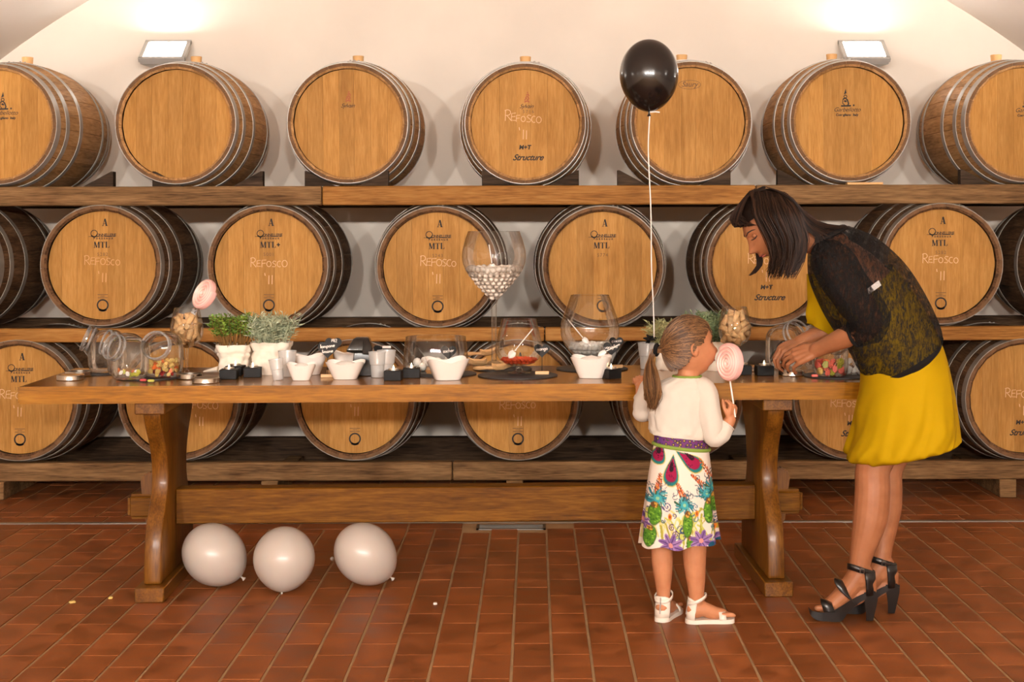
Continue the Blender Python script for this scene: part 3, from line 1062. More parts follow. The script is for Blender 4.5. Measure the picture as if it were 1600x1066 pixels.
M['pale_wood'] = wood('pale_wood', (206, 160, 112), (226, 184, 136), (238, 204, 160), axis='X', scale=12, rough=0.6)
M['olive_wood'] = wood('scoop_wood', (188, 138, 88), (212, 166, 114), (228, 188, 140), axis='X', scale=12, rough=0.55)
M['pink'] = simple('pink_candy', (232, 178, 170), rough=0.42, sss=0.15)
M['pink_light'] = simple('pale_pink_candy', (240, 208, 196), rough=0.42, sss=0.15)
M['stick'] = simple('paper_stick', (240, 226, 218), rough=0.7)
M['ribbon_white'] = simple('white_string', (240, 228, 218), rough=0.7)


def leafy(name, a, b_, scale=40):
    m, nt, bs = nodes(name)
    geo = N(nt, 'ShaderNodeNewGeometry')
    no = N(nt, 'ShaderNodeTexNoise')
    no.inputs['Scale'].default_value = scale
    nt.links.new(geo.outputs['Position'], no.inputs['Vector'])
    cr = N(nt, 'ShaderNodeValToRGB')
    cr.color_ramp.elements[0].position, cr.color_ramp.elements[0].color = 0.32, lin(a)
    cr.color_ramp.elements[1].position, cr.color_ramp.elements[1].color = 0.68, lin(b_)
    nt.links.new(no.outputs[0], cr.inputs[0])
    nt.links.new(cr.outputs[0], bs.inputs['Base Color'])
    bs.inputs['Roughness'].default_value = 0.6
    return m


M['leaf_green'] = leafy('fresh_leaf', (62, 88, 22), (128, 158, 48))
M['leaf_grey'] = leafy('grey_leaf', (116, 126, 96), (196, 202, 170))
M['leaf_ros'] = leafy('rosemary_leaf', (66, 84, 52), (142, 156, 110))
M['leaf_pale'] = leafy('pale_leaf', (118, 116, 72), (176, 170, 118))
M['stem'] = simple('herb_stem', (132, 96, 46), rough=0.7)

TZ = TH


def on_table(px, py, dz=0.0):
    return on_plane(px, py, TZ + dz)


# ------------------------------------------------------------------ slate discs
def slate(px, py, r, label):
    p = on_table(px, py)
    o = MB().lathe([(r - .002, 0), (r, 0.001), (r, 0.004), (r - .002, 0.005)], 48, (0, 0, 0), True, True).build('slate_disc', M['slate'], None, angle=30)
    o.location = (p.x, p.y, TZ + 0.0003)
    return tag(o, label, 'slate', 'slate discs')


SL = 0.0056
slate(234, 590.5, 0.122, 'black slate disc under the upright glass sweet jars')
slate(156, 585, 0.062, 'black slate disc under the jar with a threaded mouth')
slate(690, 585, 0.135, 'black slate disc under the low glass vase and white bowl')
slate(786, 577.5, 0.115, 'black slate disc with the wooden scoops and tall glass')
slate(809, 587.5, 0.152, 'black slate disc under the snifter with red sweets')
slate(925, 577, 0.143, 'black slate disc under the big snifter behind the white bowl')
slate(1308, 588, 0.125, 'black slate disc under the gummy jar beside the yellow dress')

# ------------------------------------------------------------------ glasses: profile -> a thin wall of glass


def glass(name, prof, px, py, label, cat='glass', on_slate=False, n=48, group=None, mat_='glass', foot=None):
    p = on_table(px, py)
    z = TZ + (SL if on_slate else 0.0004)
    t = thing(name, label, cat, (p.x, p.y, z), 0, group)
    MB().lathe([(r, h) for r, h in catmull(prof, len(prof) * 5)], n).build('bowl', M[mat_], t, angle=60)
    rim_r, rim_z = prof[-1]
    MB().tube([(rim_r * cos(a), rim_r * sin(a), rim_z) for a in np.linspace(0, 2 * pi, 49)], 0.0012, 6, False).build('rim', M[mat_], t)
    if foot:
        MB().lathe(foot, n).build('foot', M[mat_], t, angle=60)
    return t


# the tall giant wine glass full of sugared almonds
tall_prof = [(0.0105, 0.252), (0.02, 0.275), (0.046, 0.305), (0.082, 0.345), (0.112, 0.385), (0.127, 0.425), (0.128, 0.462), (0.117, 0.508), (0.104, 0.545)]
tall = glass('giant_wine_glass', tall_prof, 772, 575.5, 'giant wine glass half full of white sugared almonds', on_slate=True,
             foot=[(0.0, 0.004), (0.085, 0.0015), (0.086, 0.004), (0.03, 0.012), (0.0115, 0.03), (0.0098, 0.12), (0.011, 0.25)])
TP = catmull(tall_prof, 60)


def prof_r(tp, z):
    return float(np.interp(z, tp[:, 1], tp[:, 0]))


rr = random.Random(11)
almond = MB().ball((0, 0, 0), 0.0131, 10, 7, (1.12, 1, 0.9)).mesh('sugared_almond', M['candy_white'])
tl = tall.location
sp = 0.0207
nb = 0
z = 0.283
layer = 0
while z < 0.392:
    R = prof_r(TP, z) - 0.0135
    top = z + sp * 0.74 >= 0.392
    for rad in ([R - i * sp for i in range(9)] if top else [R, R - sp]):
        if rad < 0.004:
            if rad > -sp * 0.7 and R < sp:
                rad = 0.0
            else:
                continue
        m_ = max(1, int(2 * pi * rad / sp))
        for j in range(m_):
            a = 2 * pi * (j + 0.5 * (layer % 2)) / m_ + rr.uniform(-.04, .04)
            o = link('sugared_almond', almond)
            o.location = (tl.x + rad * cos(a), tl.y + rad * sin(a), tl.z + z + rr.uniform(-.002, .002) + (rr.uniform(0, .007) if top else 0))
            o.rotation_euler = (rr.uniform(0, 3), rr.uniform(0, 3), rr.uniform(0, 3))
            tag(o, 'white sugared almond in the giant wine glass', 'sweet', 'sugared almonds in the giant wine glass')
            nb += 1
    z += sp * 0.74
    layer += 1


def spoon(p0, p1, label, m='cup', w_=0.013):
    """a plastic spoon: its handle's end at p0, its bowl at p1"""
    p0, p1 = Vector(p0), Vector(p1)
    d = (p1 - p0)
    t = thing('plastic_spoon', label, 'spoon', p1)
    L = d.length
    dn = d.normalized()
    MB().tube([p0 - p1, -dn * 0.03], [0.0028, 0.0022], 6, True, True).build('handle', M[m], t)
    side = dn.cross(Vector((0, 1, 0))).normalized()
    q = MB()
    rings = []
    for i in range(7):
        u = i / 6
        wv = w_ * sin(pi * (0.12 + 0.86 * u)) ** 0.7
        c_ = -dn * 0.034 * (1 - u) + dn * 0.006
        rings.append([c_ + side * wv * k + Vector((0, 0.006 * (1 - k * k), -0.004 * (1 - k * k))) for k in (-1, -0.5, 0, 0.5, 1)])
    q.loft(rings, False, False, False)
    q.build('spoon_bowl', M[m], t)
    return t


M['spoon'] = simple('clear_spoon', (236, 228, 220), rough=0.15, spec=0.6)
spoon((tl.x - 0.018, tl.y - 0.02, tl.z + 0.49), (tl.x - 0.003, tl.y - 0.03, tl.z + 0.39), 'clear spoon standing in the giant wine glass of almonds', 'spoon')

# snifter with red sweets
sn_prof = [(0.012, 0.03), (0.04, 0.034), (0.072, 0.052), (0.09, 0.082), (0.09, 0.105), (0.081, 0.15), (0.066, 0.208)]
sn = glass('brandy_snifter', sn_prof, 811, 586, 'short snifter with a layer of red sweets on slate', on_slate=True,
           foot=[(0.0, 0.006), (0.045, 0.0015), (0.045, 0.004), (0.02, 0.009), (0.012, 0.02), (0.013, 0.031)])
rr = random.Random(5)
red = MB().ball((0, 0, 0), 0.0072, 8, 6, (1.2, 1, 0.8)).mesh('red_sweet', M['candy_red'])
for lay, R in ((0.046, 0.054), (0.055, 0.063)):
    for ring in range(4):
        rad = R - ring * 0.0148
        if rad < 0:
            continue
        m_ = max(1, int(2 * pi * rad / 0.0155))
        for j in range(m_):
            a = 2 * pi * j / m_ + lay * 90
            o = link('red_sweet', red)
            o.location = (sn.location.x + rad * cos(a), sn.location.y + rad * sin(a), sn.location.z + lay + rr.uniform(-.001, .001))
            o.rotation_euler = (rr.uniform(-.4, .4), rr.uniform(-.4, .4), rr.uniform(0, 6))
            tag(o, 'small red sweet in the short snifter', 'sweet', 'red sweets in the short snifter')
s_ = sn.location
spoon((s_.x + 0.052, s_.y - 0.01, s_.z + 0.17), (s_.x - 0.035, s_.y - 0.02, s_.z + 0.066), 'clear spoon leaning in the snifter of red sweets', 'spoon', 0.014)

# the large snifter with white sweets
bg_prof = [(0.02, 0.012), (0.05, 0.03), (0.085, 0.066), (0.112, 0.11), (0.119, 0.15), (0.113, 0.19), (0.095, 0.24), (0.077, 0.288)]
bg = glass('brandy_snifter', bg_prof, 922, 575.5, 'large snifter with a few white sweets behind the white bowl', on_slate=True,
           foot=[(0.0, 0.002), (0.06, 0.001), (0.062, 0.006), (0.03, 0.01), (0.02, 0.014)])
wsw = MB().ball((0, 0, 0), 0.0114, 8, 6, (1.1, 1, 0.85)).mesh('white_sweet', M['sugar'])
rr = random.Random(8)
for lay, R in ((0.066, 0.062), (0.078, 0.076), (0.089, 0.07)):
    for ring in range(4):
        rad = R - ring * 0.0195
        if rad < 0.004:
            continue
        m_ = max(1, int(2 * pi * rad / 0.0205))
        for j in range(m_):
            if lay > 0.085 and rr.random() < 0.45:
                continue
            a = 2 * pi * j / m_ + lay * 70
            o = link('white_sweet', wsw)
            o.location = (bg.location.x + rad * cos(a), bg.location.y + rad * sin(a), bg.location.z + lay + rr.uniform(-.002, .002))
            o.rotation_euler = (rr.uniform(-.4, .4), rr.uniform(-.4, .4), rr.uniform(0, 6))
            tag(o, 'white sweet at the bottom of the large snifter', 'sweet', 'white sweets in the large snifter')
s_ = bg.location
spoon((s_.x - 0.088, s_.y - 0.02, s_.z + 0.19), (s_.x - 0.012, s_.y - 0.04, s_.z + 0.098), 'clear spoon leaning in the large snifter', 'spoon', 0.012)

# low wide vase
vase = glass('glass_vase', [(0.0, 0.003), (0.1, 0.003), (0.124, 0.008), (0.127, 0.03), (0.124, 0.08), (0.117, 0.136)], 681, 583.5, 'low wide glass vase with white sweets behind the white bowl', 'vase', True)
big = MB().ball((0, 0, 0), 0.0165, 10, 7, (1.1, 1, 0.9)).mesh('white_bonbon', M['sugar'])
rr = random.Random(21)
for i in range(20):
    for _ in range(30):
        a, rad = rr.uniform(0, 2 * pi), sqrt(rr.random()) * 0.105
        x, y = rad * cos(a), rad * sin(a)
        if x < 0.06:
            break
    o = link('white_bonbon', big)
    o.location = (vase.location.x + x, vase.location.y + y, vase.location.z + 0.02 + (0.018 if i % 3 == 0 else 0))
    o.rotation_euler = (rr.uniform(0, 3), rr.uniform(0, 3), 0)
    tag(o, 'white bonbon in the low glass vase', 'sweet', 'white bonbons in the low glass vase')

# wine glasses filled with corks
wg_prof = [(0.007, 0.103), (0.03, 0.112), (0.054, 0.135), (0.063, 0.165), (0.061, 0.195), (0.053, 0.232), (0.047, 0.258)]
wg_foot = [(0.0, 0.003), (0.036, 0.001), (0.036, 0.003), (0.015, 0.008), (0.006, 0.02), (0.005, 0.06), (0.007, 0.103)]
cork = MB().lathe([(0.0104, -0.021), (0.0114, -0.02), (0.0114, 0.02), (0.0104, 0.021)], 14, (0, 0, 0), True, True).mesh('cork', M['cork'], angle=30)
WGP = catmull(wg_prof, 40)
for px, py, lb, sd, gl in ((292, 586, 'wine glass full of corks holding a pink lollipop', 31, 'corks in the glass with the lollipop'), (1148, 585, 'wine glass full of corks in front of the herb pot by the girl', 47, 'corks in the glass by the girl')):
    g = glass('wine_glass', wg_prof, px, py, lb, foot=wg_foot)
    rr = random.Random(sd)
    pts = []
    for tries in range(6000):
        z = rr.uniform(0.13, 0.218 if px < 500 else 0.226)
        R = prof_r(WGP, z) - 0.021
        if R < 0.004:
            continue
        a, rad = rr.uniform(0, 2 * pi), R * sqrt(rr.random())
        q = Vector((rad * cos(a), rad * sin(a), z))
        if all((q - w_).length > 0.0245 for w_ in pts):
            pts.append(q)
    for q in pts:
        o = link('cork', cork)
        o.location = g.location + q
        tilt = rr.uniform(0.2, 1.5) if q.z < 0.2 else rr.uniform(0.1, 0.6)
        o.rotation_euler = (0, tilt, rr.uniform(0, 6.28))
        tag(o, 'cork among others in the wine glass ' + ('with the lollipop' if px < 500 else 'by the girl'), 'cork', gl)


# ------------------------------------------------------------------ lollipops
def lollipop(centre, nrm, R, stick_to, label, turns=4.3, rt=0.0078, bow=None):
    n = Vector(nrm).normalized()
    d = (Vector(stick_to) - Vector(centre)).normalized()
    u = (d - n * d.dot(n)).normalized()
    v = n.cross(u)
    t = thing('lollipop', label, 'lollipop', centre)
    for k, mname in ((0, 'pink'), (1, 'pink_light')):
        pts, rad = [], []
        T = int(turns * 26)
        for i in range(T + 1):
            f = i / T
            a = 2 * pi * turns * f
            r_ = 0.004 + (R - rt - 0.004) * f - (0.0035 if k else 0)
            pts.append(u * (r_ * cos(a)) + v * (r_ * sin(a)) + n * ((0.0068 if k else 0.0)))
            rad.append(rt * (0.62 if k else 1.0) * (0.6 + 0.4 * min(1, f * 6)))
        mb = MB().tube(pts, rad, 8, True, True, flat=(n, 1.7))
        if k == 0:
            coil = mb.build('candy_coil', M[mname], t)
        else:
            mb.build('candy_stripe', M[mname], coil)
    MB().tube([u * (R * 0.7), Vector(stick_to) - Vector(centre)], 0.0026, 8).build('stick', M['stick'], t)
    if bow:
        q = MB()
        c_ = u * (R + 0.012)
        for a in (-2.3, -0.8, 0.6, 2.2):
            e = c_ + v * (0.017 * cos(a)) + u * (0.014 * sin(a))
            q.tube([c_, (c_ + e) / 2 + n * 0.006, e], [0.003, 0.006, 0.002], 6, True)
        q.build('bow', M['cup'], t)
    return t


g292 = on_table(292, 586)
lc = P(320, 459, g292.y + 0.0)
lollipop(lc, (-0.62, -0.66, 0.42), 0.069, (g292.x + 0.012, g292.y, TZ + 0.17), 'pink spiral lollipop stuck in the glass of corks', bow=True)

# ------------------------------------------------------------------ sweet jars with slanted mouths


def superring(r, z, e, n=36, squash=1.0):
    o = []
    for j in range(n):
        a = 2 * pi * j / n
        ca, sa = cos(a), sin(a)
        k = (abs(ca) ** e + abs(sa) ** e) ** (-1 / e)
        o.append(Vector((r * k * ca, r * k * sa * squash, z)))
    return o


def jar(px, py, label, az, tilt=50, s=1.0, on_slate=True, neck_r=0.048, spot=None):
    p = on_table(px, py)
    t = thing('glass_jar', label, 'jar', (p.x, p.y, TZ + (SL if on_slate else 0.0004)), 0, 'slanted glass sweet jars')
    body = [(0.0, 0.003), (0.045, 0.002), (0.058, 0.006), (0.065, 0.02), (0.068, 0.05), (0.068, 0.1), (0.064, 0.125), (0.052, 0.146), (0.032, 0.16), (0.008, 0.165)]
    prof = catmull(body, 34)
    MB().loft([superring(max(r, 0.0005) * s, z * s, 2.9) for r, z in prof], False, False).build('jar_body', M['jar_glass'], t, angle=60)
    d = Vector((cos(radians(tilt)) * cos(az), cos(radians(tilt)) * sin(az), sin(radians(tilt))))
    c_ = Vector((0, 0, 0.1 * s))
    u = d.cross(Vector((0, 0, 1))).normalized()
    v = u.cross(d)
    rings = []
    for h, r in ((0.052, neck_r), (0.062, neck_r * 0.97), (0.074, neck_r * 0.97), (0.077, neck_r * 1.06), (0.081, neck_r * 1.08), (0.085, neck_r * 1.06), (0.088, neck_r * 0.98)):
        rings.append([c_ + d * h * s + (u * cos(a) + v * sin(a)) * r * s for a in np.linspace(0, 2 * pi, 37)[:-1]])
    nk = MB().loft(rings, False, False).build('jar_neck', M['jar_glass'], t, angle=60)
    for h in (0.064, 0.0865):
        MB().tube([c_ + d * h * s + (u * cos(a) + v * sin(a)) * neck_r * 1.0 * s for a in np.linspace(0, 2 * pi, 37)], 0.004, 8, False).build('lip_ring', M['glass_thick'], nk)
    return t


def fill(t, n, mats, r, zmax, group, label, seed, rmax=0.05, kind='gummy_sweet', zmin=0.012):
    rr = random.Random(seed)
    ms = []
    for m in mats:
        ms.append(MB().box(-r, r, -r * .8, r * .8, -r * .6, r * .6).mesh(kind, M[m], bevel=r * 0.35, seg=2, angle=80))
    pts = []
    for tries in range(4000):
        if len(pts) >= n:
            break
        z = zmin + (zmax - zmin) * rr.random() ** 1.3
        a, rad = rr.uniform(0, 2 * pi), rmax * sqrt(rr.random())
        q = Vector((rad * cos(a), rad * sin(a), z))
        if all((q - w_).length > r * 1.75 for w_ in pts):
            pts.append(q)
    for i, q in enumerate(pts):
        o = link(kind, rr.choice(ms))
        o.location = Vector(t.location) + q
        o.rotation_euler = (rr.uniform(0, 3), rr.uniform(0, 3), rr.uniform(0, 3))
        tag(o, label, 'sweet', group)


jar(168, 584, 'glass jar with threaded mouth turned away to the table end', radians(190), 22, 1.02)
jB = jar(197, 588.5, 'nearly empty glass jar behind the jar nearest the table end', radians(215), 22, 0.98)
fill(jB, 5, ['gum_orange'], 0.008, 0.02, 'orange gummies in the nearly empty jar', 'orange gummy at the bottom of the nearly empty jar', 3, 0.04)
jC = jar(203, 595, 'glass jar tipped towards the table end with mint wrappers inside', radians(232), 20, 0.98)
fill(jC, 8, ['gum_green', 'sugar', 'sugar'], 0.009, 0.03, 'sweets left in the tipped jar', 'pale sweet in the tipped jar', 9, 0.045)
jD = jar(255, 591.5, 'glass jar of sugared gummies with its mouth to the front', radians(266), 14, 1.05)
fill(jD, 46, ['gum_yellow', 'gum_yellow', 'gum_yellow', 'gum_orange'], 0.0095, 0.066, 'sugared gummies in the jar by the corks', 'sugared gummy in the jar beside the glass of corks', 12, 0.054, zmin=0.024)
fill(jD, 12, ['gum_red', 'gum_red', 'gum_yellow'], 0.008, 0.018, 'red gummies under the sugared ones', 'red gummy at the bottom of the jar beside the corks', 14, 0.054)
jE = jar(1226, 577, 'glass jar with white sweets and a wide mouth, by the hands', radians(300), 26, 1.08, False, 0.05)
fill(jE, 5, ['sugar', 'pink_light'], 0.021, 0.1, 'white marshmallows in the jar by the hands', 'white marshmallow in the jar by the hands', 5, 0.036, 'marshmallow', 0.02)
jar(1284, 577, 'empty glass jar behind the woman\'s forearms', radians(250), 24, 1.05, False)
jG = jar(1297, 590, 'glass jar of orange gummies under the woman\'s wrist', radians(280), 30, 0.95, True, 0.046)
fill(jG, 26, ['gum_orange', 'gum_pink', 'gum_pink', 'gum_yellow', 'gum_green'], 0.0135, 0.055, 'orange gummies in the jar under the wrist', 'orange gummy in the jar under the woman\'s wrist', 25, 0.046, zmin=0.014)
jH = jar(1336, 587, 'glass jar with sugar between the gummies and the dress', radians(262), 24, 0.95, True, 0.044)
fill(jH, 14, ['sugar'], 0.012, 0.05, 'white sweets in the jar by the dress', 'white sweet in the jar against the dress', 26, 0.045)

rr = random.Random(77)
for px, py, m, lb in ((224, 598, 'gum_red', 'red gummy loose on the slate before the jars'), (236, 599, 'gum_green', 'yellow gummy loose on the slate before the jars'), (1273, 591, 'gum_pink', 'coral gummy loose on the slate by the hands')):
    p = on_table(px, py)
    o = MB().box(-.013, .013, -.007, .007, 0, .008).build('gummy_sweet', M[m], None, bevel=0.003, seg=2)
    o.location = (p.x, p.y, TZ + SL)
    tag(o, lb, 'sweet')


# metal jar lids
def lid(px, py, label, s=1.0, upside=False, on_slate=False):
    p = on_table(px, py)
    t = thing('jar_lid', label, 'lid', (p.x, p.y, TZ + 0.0004 + (0.0052 if on_slate else 0)), 0, 'metal jar lids')
    if upside:
        pr = [(0.0, 0.001), (0.048, 0.001), (0.05, 0.003), (0.05, 0.019), (0.0485, 0.02), (0.047, 0.019), (0.047, 0.004), (0.0, 0.004)]
    else:
        pr = [(0.0495, 0.0), (0.0505, 0.002), (0.05, 0.004), (0.05, 0.017), (0.0485, 0.0195), (0.042, 0.0195), (0.041, 0.0185), (0.0, 0.0185)]
    MB().lathe([(r * s, z) for r, z in pr], 48).build('lid_shell', M['lid'], t, angle=25)
    if upside:
        MB().lathe([(0.0, 0.0045), (0.0465 * s, 0.0045)], 32).build('lining', M['lid_dark'], t)
    return t


lid(110, 593.5, 'metal jar lid at the table end, nearer the front edge')
lid(123, 588, 'metal jar lid at the table end, behind the other', 1.0, True)
lid(296, 592, 'metal jar lid lying open behind another lid, beside the slate', 0.95, True)
lid(322, 598, 'metal jar lid beside the candles at the front edge')
lid(1237, 586.5, 'metal jar lid right under the woman\'s fingers')
lid(1184, 580, 'metal jar lid behind the square candle by the lollipop', 0.8)

# ------------------------------------------------------------------ tea lights in square black holders


def candle(px, py, label, rz=0.0, s=1.0):
    p = on_table(px, py)
    t = thing('candle_holder', label, 'candle', (p.x, p.y, TZ + 0.0004), rz, 'tea lights in black holders')
    a = 0.032 * s
    MB().box(-a, a, -a, a, 0, 0.036).build('holder', M['black'], t, bevel=0.0015)
    tl = MB().lathe([(0.0, 0.0365), (0.02, 0.0365), (0.02, 0.0425), (0.0185, 0.0425), (0.018, 0.039), (0.0, 0.039)], 24).build('tealight', M['tin'], t, angle=30)
    MB().lathe([(0.0, 0.0405), (0.0178, 0.0402)], 24).build('wax', M['wax'], tl)
    MB().lathe([(0.0, 0.041), (0.0024, 0.043), (0.0028, 0.046), (0.0016, 0.051), (0.0002, 0.055)], 10).build('flame', M['flame'], tl)
    return t


candle(358, 592, 'lit tea light in a black holder beside the jar lid', 0.05)
candle(368, 586, 'lit tea light half hidden behind the one by the lid', -0.1)
candle(395, 589, 'lit tea light in front of the grey herb pot', 0.1)
candle(615, 594, 'lit tea light in front of the plastic cups', -0.05)
candle(643, 590, 'lit tea light between the plastic cups and the white bowl', 0.06)
candle(955, 591.5, 'lit tea light beside the white bowl, near the girl', 0.5, 0.88)
candle(1194, 586, 'lit tea light between the lollipop and the woman\'s hands', 0.03)
candle(1160, 585, 'tea light hidden behind the girl\'s lollipop', 0.0)


# ------------------------------------------------------------------ white bowls with raised corners
def bowl(px, py, w_, h, label, rz=0.0, content=True, dip=0.006):
    p = on_table(px, py)
    t = thing('white_bowl', label, 'bowl', (p.x, p.y, TZ + 0.0004), rz, 'white wavy bowls')
    n = 48
    rings = []
    for k, (f, zz) in enumerate([(0.02, 0.003), (0.4, 0.001), (0.52, 0.0), (0.6, 0.012), (0.72, 0.3), (0.86, 0.66), (1.0, 1.0), (0.985, 1.0), (0.84, 0.66), (0.7, 0.32), (0.5, 0.1), (0.02, 0.09)]):
        ring = []
        for j in range(n):
            a = 2 * pi * j / n
            e = 2.0 + 1.6 * f
            kk = (abs(cos(a)) ** e + abs(sin(a)) ** e) ** (-1 / e)
            r = w_ / 2 * f * kk * (1 + 0.03 * f * cos(4 * a + pi))
            up = zz * h + (dip * zz ** 2 * (cos(4 * a + pi)))
            ring.append(Vector((r * cos(a), r * sin(a), max(0.0, up))))
        rings.append(ring)
    MB().loft(rings, False, False).build('bowl_shell', M['white'], t, angle=50)
    if content:
        q = MB()
        q.loft([[Vector((w_ / 2 * 0.8 * f * cos(a), w_ / 2 * 0.8 * f * sin(a), h * (0.72 + 0.36 * (1 - f * f)) + 0.003 * noise.noise(Vector((cos(a) * f * 9, sin(a) * f * 9, px))))) for a in np.linspace(0, 2 * pi, 37)[:-1]] for f in (1.0, 0.8, 0.55, 0.3, 0.05)], False, True)
        s_ = q.build('sugar', M['sugar'], None)
        s_.location = t.location
        tag(s_, label.replace('bowl', 'sugar heaped in the bowl', 1), 'sugar', kind='stuff')
    return t


def heap(px, py, w_, h, label):
    pass


QZ = pi / 4
bowl(471, 594, 0.108, 0.058, 'small white wavy bowl with sugar before a second bowl', 0.1, True)
bowl(484, 585, 0.125, 0.072, 'white wavy bowl behind the small bowl and the heart signs', 0.3, False)
bowl(540, 592, 0.145, 0.062, 'white wavy bowl with sugar next to the black gift bag', 0.03, True)
bowl(540, 580, 0.1, 0.075, 'white wavy bowl behind the bowl near the black bag', 0.2, False)
bowl(699, 593, 0.158, 0.074, 'white wavy bowl below the Sacher heart sign', 0.22, False, 0.008)
bb = bowl(924, 590, 0.155, 0.076, 'white wavy bowl with a spoon before the large snifter', -0.1, True, 0.006)
spoon((bb.location.x + 0.105, bb.location.y - 0.01, TZ + 0.125), (bb.location.x + 0.03, bb.location.y - 0.02, TZ + 0.088), 'clear spoon resting in the white bowl before the snifter', 'spoon', 0.01)


# ------------------------------------------------------------------ heart chalkboards
def heart_sign(px, py_base, py_c, words, label, rz=0.0, w_=0.066, stand=True, on_slate=False):
    p = on_table(px, py_base)
    z0 = TZ + 0.0004 + (SL if on_slate else 0)
    zc = P(px, py_c, p.y).z - z0
    t = thing('heart_sign', label, 'sign', (p.x, p.y, z0), rz, 'heart chalkboards')
    poly = []
    for i in range(40):
        a = 2 * pi * i / 40
        poly.append((w_ / 34 * 16 * sin(a) ** 3, zc + w_ / 34 * (13 * cos(a) - 5 * cos(2 * a) - 2 * cos(3 * a) - cos(4 * a) + 2.5)))
    MB().prism(poly, -0.0015, 0.0015).build('chalkboard', M['chalkboard'], t, angle=30)
    MB().tube([(0, 0.002, 0.005), (0, 0.002, zc)], 0.0014, 6).build('pin', M['black'], t)
    MB().box(-0.026, 0.026, -0.007, 0.007, 0, 0.012).build('base_block', M['pale_wood'], t, bevel=0.001)
    for i, (wd, dx, dz) in enumerate(words):
        handwrite(wd, dx, zc + dz, 0.0165, 0.0022, 0.05, 0.1, i).shift((0, -0.0019, 0)).build('chalk_writing', M['ribbon_white'], t, smooth=False)
    return t


heart_sign(512, 590, 548, [('lampone', 0.0, 0.012), ('limone', 0.0, -0.008)], 'black heart sign reading lampone and limone beside the bowls', 0.12, 0.078)
heart_sign(521, 583, 540, [('1912', 0.004, 0.012)], 'black heart sign reading 1912 behind the lampone heart', 0.0, 0.07)
heart_sign(701, 585, 552, [('sacher', 0.0, 0.004)], 'black heart sign reading sacher behind the white bowl', 0.0, 0.066, on_slate=True)
heart_sign(847, 587.5, 549, [('mango', 0.0, 0.004)], 'black heart sign reading mango before the short snifter', 0.0, 0.064, on_slate=True)
heart_sign(955, 581, 546, [('vaniglia', 0.0, 0.004)], 'black heart sign reading vaniglia by the large snifter', 0.05, 0.066, on_slate=True)
heart_sign(963, 577, 537, [('ciocco', 0.002, 0.006)], 'black heart sign reading ciocco behind the vaniglia heart', -0.05, 0.06, on_slate=True)


# ------------------------------------------------------------------ ribbed plastic cups
def cup(px, py, label, s=1.0, tiltx=0.0, dz=0.0):
    p = on_table(px, py)
    t = thing('plastic_cup', label, 'cup', (p.x, p.y, TZ + 0.0004 + dz), 0, 'frosted plastic cups')
    rings = []
    for r, z in ((0.0, 0.002), (0.023, 0.001), (0.0245, 0.004), (0.026, 0.03), (0.0275, 0.05), (0.03, 0.052), (0.034, 0.088), (0.0355, 0.1)):
        rings.append([Vector((r * s * (1 + (0.025 if 0.003 < z < 0.05 and j % 2 else 0)) * cos(2 * pi * j / 40), r * s * (1 + (0.025 if 0.003 < z < 0.05 and j % 2 else 0)) * sin(2 * pi * j / 40), z * s)) for j in range(40)])
    MB().loft(rings, False, False).build('cup_wall', M['cup'], t, angle=30)
    MB().tube([(0.0355 * s * cos(a), 0.0355 * s * sin(a), 0.1 * s) for a in np.linspace(0, 2 * pi, 33)], 0.0012, 6, False).build('cup_rim', M['cup'], t)
    t.rotation_euler = (0, tiltx, 0)
    return t


cup(435, 594, 'frosted plastic cup in front of the grey herb pot', 0.78, -0.12)
cup(449, 589, 'frosted plastic cup between the grey herb pot and the bowls', 0.98)
cup(590, 590, 'frosted ribbed plastic cup next to the black gift bag', 0.96)
cup(604, 589, 'frosted ribbed plastic cup behind the tea lights', 1.0)
c3 = cup(1011, 577, 'frosted plastic favour cup tied to the balloon string', 1.05)

# ------------------------------------------------------------------ black gift bag and silver scoop behind it
p = on_table(568, 587)
t = thing('gift_bag', 'glossy black paper bag with a folded collar behind the bowls', 'bag', (p.x, p.y, TZ + 0.0004))


def quad_ring(a, b_, z, dx=0.0, dy=0.0):
    return [Vector((sx * a + dx, sy * b_ + dy, z)) for sx, sy in ((-1, -1), (1, -1), (1, 1), (-1, 1))]


bagb = MB().loft([quad_ring(0.036, 0.03, 0), quad_ring(0.037, 0.031, 0.05), quad_ring(0.034, 0.03, 0.085), quad_ring(0.03, 0.027, 0.1)]).build('bag_body', M['black_gloss'], t, bevel=0.003)
MB().loft([quad_ring(0.031, 0.028, 0.088, -0.008), quad_ring(0.05, 0.036, 0.094, -0.012), quad_ring(0.047, 0.034, 0.104, -0.012), quad_ring(0.03, 0.026, 0.142, -0.006), quad_ring(0.022, 0.02, 0.147, -0.004)]).build('collar', M['black_gloss'], t, bevel=0.003)
fl_ = MB().loft([[Vector((0.006 + dx, -0.048 + dy, z)) for dx, dy in ((-0.005, 0), (0.018, -0.004), (0.022, 0.012), (0, 0.016))] for z in (0.084,)] + [[Vector((0.012 + dx, -0.04 + dy, z)) for dx, dy in ((-0.012, 0), (0.024, -0.002), (0.028, 0.016), (-0.008, 0.018))] for z in (0.104,)] + [[Vector((0.01 + dx, -0.03 + dy, z)) for dx, dy in ((-0.006, 0), (0.012, 0), (0.014, 0.012), (-0.004, 0.012))] for z in (0.146,)])
fl_.build('collar_flap', M['black_gloss'], t, bevel=0.002)
p = on_table(598, 578)
t = thing('bow_tie', 'black bow with a pale ribbon behind the plastic cups', 'bow', (p.x, p.y, TZ + 0.0004))
mb = MB().tube([(0.0, 0, 0.001), (0, 0, 0.075)], 0.004, 6)
mb.build('post', M['black'], t)
